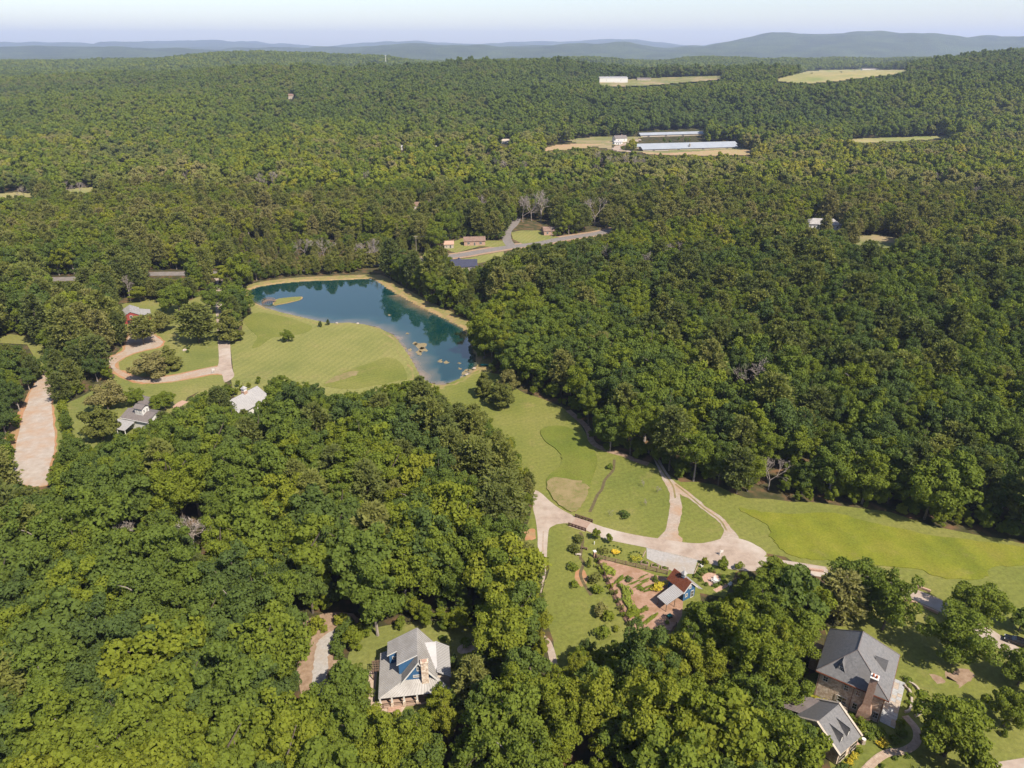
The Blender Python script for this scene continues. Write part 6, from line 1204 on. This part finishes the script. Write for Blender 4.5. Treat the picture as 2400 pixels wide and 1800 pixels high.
for i, (u, v, wd, ht, tn, kd) in enumerate([(3.2, 13.2, 1.6, .8, .4, 'leaf'), (3.9, 11.2, 1.5, .8, .45, 'leaf'), (4.0, 8.8, 1.5, .8, .35, 'leaf'), (5.2, 12.6, 1.6, .8, .5, 'leaf'), (5.7, 10.3, 1.6, .8, .4, 'leaf'), (5.4, 7.8, 1.6, .8, .55, 'leaf'), (3.0, 15.2, 1.8, 1.0, .3, 'leaf'), (3.2, 2.8, 2.0, 1.1, .45, 'leaf'), (3.4, .4, 2.0, 1.1, .3, 'leaf'), (2.6, -1.8, 2.2, 1.2, .35, 'leaf'), (.2, -2.2, 2.6, 1.5, .4, 'leaf'), (-1.6, -1.4, 2.4, 1.4, .3, 'leaf'), (-3.4, -2.6, 2.6, 1.8, .5, 'leaf'), (-1.4, -4.0, 2.2, 1.2, .3, 'leaf'), (.8, -4.2, 2.0, 1.0, .7, 'flower'), (-5.4, -1.0, 1.4, 1.0, .4, 'leaf'), (-8.2, -.8, 2.2, 1.1, .55, 'flower'), (-10.0, -.9, 2.2, 1.1, .6, 'flower'), (-11.8, -.9, 2.2, 1.2, .55, 'flower'),
                                         (-2.4, -8.4, 1.6, 1.0, .5, 'leaf'), (-2.9, -10.0, 1.6, .9, .6, 'flower'), (-3.4, -11.6, 1.6, .9, .62, 'flower'), (-3.9, -13.2, 1.6, .9, .6, 'flower'), (-4.4, -15.0, 1.6, .9, .6, 'leaf'), (1.6, -9.4, 1.1, .7, .2, 'leaf'), (.9, -11.2, 1.1, .7, .2, 'leaf'), (.4, -12.8, 1.1, .7, .2, 'leaf'), (-.2, -14.4, 1.1, .7, .2, 'leaf'), (3.4, -6.2, 1.2, .7, .2, 'leaf'), (5.2, -4.4, 1.2, .7, .2, 'leaf')]):
    x, y = hl(u, v); px, py = [float(q_) for q_ in prj(x, y, 0)]
    where = 'on the terrace bank' if v > 2 and u > 2.9 else 'beside the flagstone walk' if v < -5 else 'against the stone house front' if u < -5 else 'at the foot of the chimney bed'
    bush('garden_plant', f'{["leafy", "glossy", "low", "mounded"][i % 4]} {"yellow flowering" if kd == "flower" else tone(tn)} plant {where}, {"far" if i % 3 == 0 else "middle" if i % 3 == 1 else "near"} side', px, py, wd, ht, tn, kd, 'planting round the stone house', 'plant', seed=i)
sheet('entry_court', [hl(*p_) for p_ in ((-7.8, -.6), (-5.8, -.6), (-3.6, -5.2), (-2.6, -6.6), (-4.0, -7.6), (-7.4, -5.4))], .03, M['brickc'])
t = thing('gate_statue', 'small white stone urn where the court meets the walk', 'urn', *hl(-2.2, -6.0)); MB().box(-.3, .3, -.3, .3, 0, .9).build('plinth', M['rock'], t); MB().tube((0, 0, .9), (0, 0, 1.3), .15, .4, 10).build('bowl', M['white'], t)
bn = thing('stone_bench', 'pale bench against the stone house front', 'bench', *hl(-7.0, -.3), R(-34)); MB().box(-.9, .9, -.3, .3, .4, .5).build('seat', M['tan'], bn); MB().box(-.9, .9, .25, .32, .5, .95).build('backrest', M['tan'], bn); MB().box(-.8, -.65, -.25, .25, 0, .4).build('leg', M['tan'], bn); MB().box(.65, .8, -.25, .25, 0, .4).build('leg', M['tan'], bn)
# brick kerb walls of the lane
for lab, pts in (('red brick kerb wall near the parking end of the lane', [(370, 372), (430, 380), (496, 388)]), ('upper red brick kerb wall of the lane between big trees', [(1080, 485), (1130, 498), (1190, 520)]), ('lower red brick kerb wall of the lane between big trees', [(960, 560), (1060, 585), (1150, 620), (1240, 660)])):
    sheet('kerb_wall', ribbon(gp(z8(pts)), .5, 4), .6, M['brickc'], .7, 'thing', lab, 'wall')

# ------------------------------------------------------------------ black car
def car(label, x, y, rz, paint):
    t = thing('parked_car', label, 'car', x, y, rz); L_, W_ = 4.8, 1.86
    import bmesh
    prof = [(-2.4, .45), (-2.4, .85), (-2.25, 1.0), (-1.5, 1.06), (1.0, 1.06), (2.1, .92), (2.38, .78), (2.4, .42)]
    top = [(-2.1, 1.05), (-1.5, 1.56), (.25, 1.58), (1.15, 1.05)]
    b = MB().prismy(prof, -W_ / 2, W_ / 2).build('body', paint, t)
    k_ = MB(); k_.v = [(u, s_ * (W_ / 2 - (.06 if z_ < 1.2 else .24)), z_) for s_ in (-1, 1) for u, z_ in top]; k_.f = [(0, 1, 2, 3), (7, 6, 5, 4), (0, 4, 5, 1), (1, 5, 6, 2), (2, 6, 7, 3)]; k_.build('greenhouse', M['glass'], t)
    MB().slab([(-1.5, -W_ / 2 + .25, 1.60), (.25, -W_ / 2 + .25, 1.62), (.25, W_ / 2 - .25, 1.62), (-1.5, W_ / 2 - .25, 1.60)], .05).build('roof', paint, t)
    for u in (-1.45, 1.45):
        for s_ in (-1, 1):
            wv = MB().tube((u, s_ * (W_ / 2 - .2), .34), (u, s_ * (W_ / 2 + .02), .34), .34, .34, 14).build('wheel', M['rubber'], t); MB().tube((u, s_ * (W_ / 2), .34), (u, s_ * (W_ / 2 + .04), .34), .2, .2, 10).build('rim', M['chrome'], wv)
    for s_ in (-1, 1): MB().box(2.3, 2.43, s_ * .65 - .2, s_ * .65 + .2, .68, .82).build('headlight', M['lamp'], t); MB().box(-2.43, -2.36, s_ * .7 - .16, s_ * .7 + .16, .75, .92).build('tail_light', M['red'], t); MB().box(.75, .95, s_ * (W_ / 2 + .1) - .1, s_ * (W_ / 2 + .1) + .1, .98, 1.14).build('mirror', paint, t)
    return t
q_ = G(2382, 1508); car('black car parked on the brick lane at the right edge', q_[0], q_[1], R(146), M['black'])
q_ = G(*z5([(1015, 398)])[0]); car('white car under trees by the road junction', q_[0], q_[1], R(20), M['white'])
bench('dark iron bench beside the lane at the right edge', 2364, 1536, R(10), 'darkwood')

# ------------------------------------------------------------------ utility poles and cables
def upole(label, px, py, ht, rz=0.0):
    t = thing('utility_pole', label, 'pole', *G(px, py), rz, 'utility poles'); MB().tube((0, 0, -.5), (0, 0, ht), .17, .12, 7).build('shaft', M['pole'], t); MB().beam((-1.2, 0, ht - .7), (1.2, 0, ht - .7), .12, .14).build('crossarm', M['pole'], t)
    for u in (-1.05, -.4, .4, 1.05): MB().tube((u, 0, ht - .62), (u, 0, ht - .35), .06, .05, 6).build('insulator', M['white'], t)
    return G(px, py), ht
up = [upole('utility pole rising from trees at the far left', 82, 622, 19, .3), upole('utility pole nearest the left edge by the road', 44, 670, 19, .3), upole('tall utility pole at the road junction', *z5([(922, 385)])[0], 11.5, .4), upole('utility pole behind the pond tree belt', 977, 604, 14, .3), upole('utility pole beside the side road', *z5([(545, 290)])[0], 11, .2), upole('utility pole farthest right along the county road', 1578, 520, 13, .5)]
def cable(label, a, b_, za_, zb_):
    mb = MB(); n_ = 14; pa, pb = Vector((*a, za_)), Vector((*b_, zb_)); pts = [pa.lerp(pb, i / n_) - Vector((0, 0, 2.2 * math.sin(math.pi * i / n_))) for i in range(n_ + 1)]
    for i in range(n_): mb.tube(pts[i], pts[i + 1], .045, .045, 4)
    tag(mb.build('power_line', M['cable']), label, 'power line')
cable('power line from the junction pole toward the right', up[2][0], up[5][0], 10.9, 12.4); cable('power line from the junction pole toward the pond belt', up[3][0], up[2][0], 13.4, 10.9)
# ------------------------------------------------------------------ bare trees standing in the woods
BL = {}
for i, (px, py, hm_) in enumerate(spots):
    reg = 'by the far farm valley' if py < 470 and px > 1000 else 'in the left middle wood' if py < 530 and px < 1000 else 'near the road junction' if py < 540 and px < 1450 else 'on the right wooded slope' if px > 1400 else 'behind the pond' if py < 700 else 'in the near left wood'
    BL[i] = f'{["wide", "slender", "tall", "forked", "bushy", "leaning", "thick"][i % 7]} bare grey tree {reg}'
BL = distinct(BL, [q_[0] for q_ in spots])
for i, (px, py, hm_) in enumerate(spots): bare(i, BL[i], px, py, hm_, 'bare grey trees among the woods')
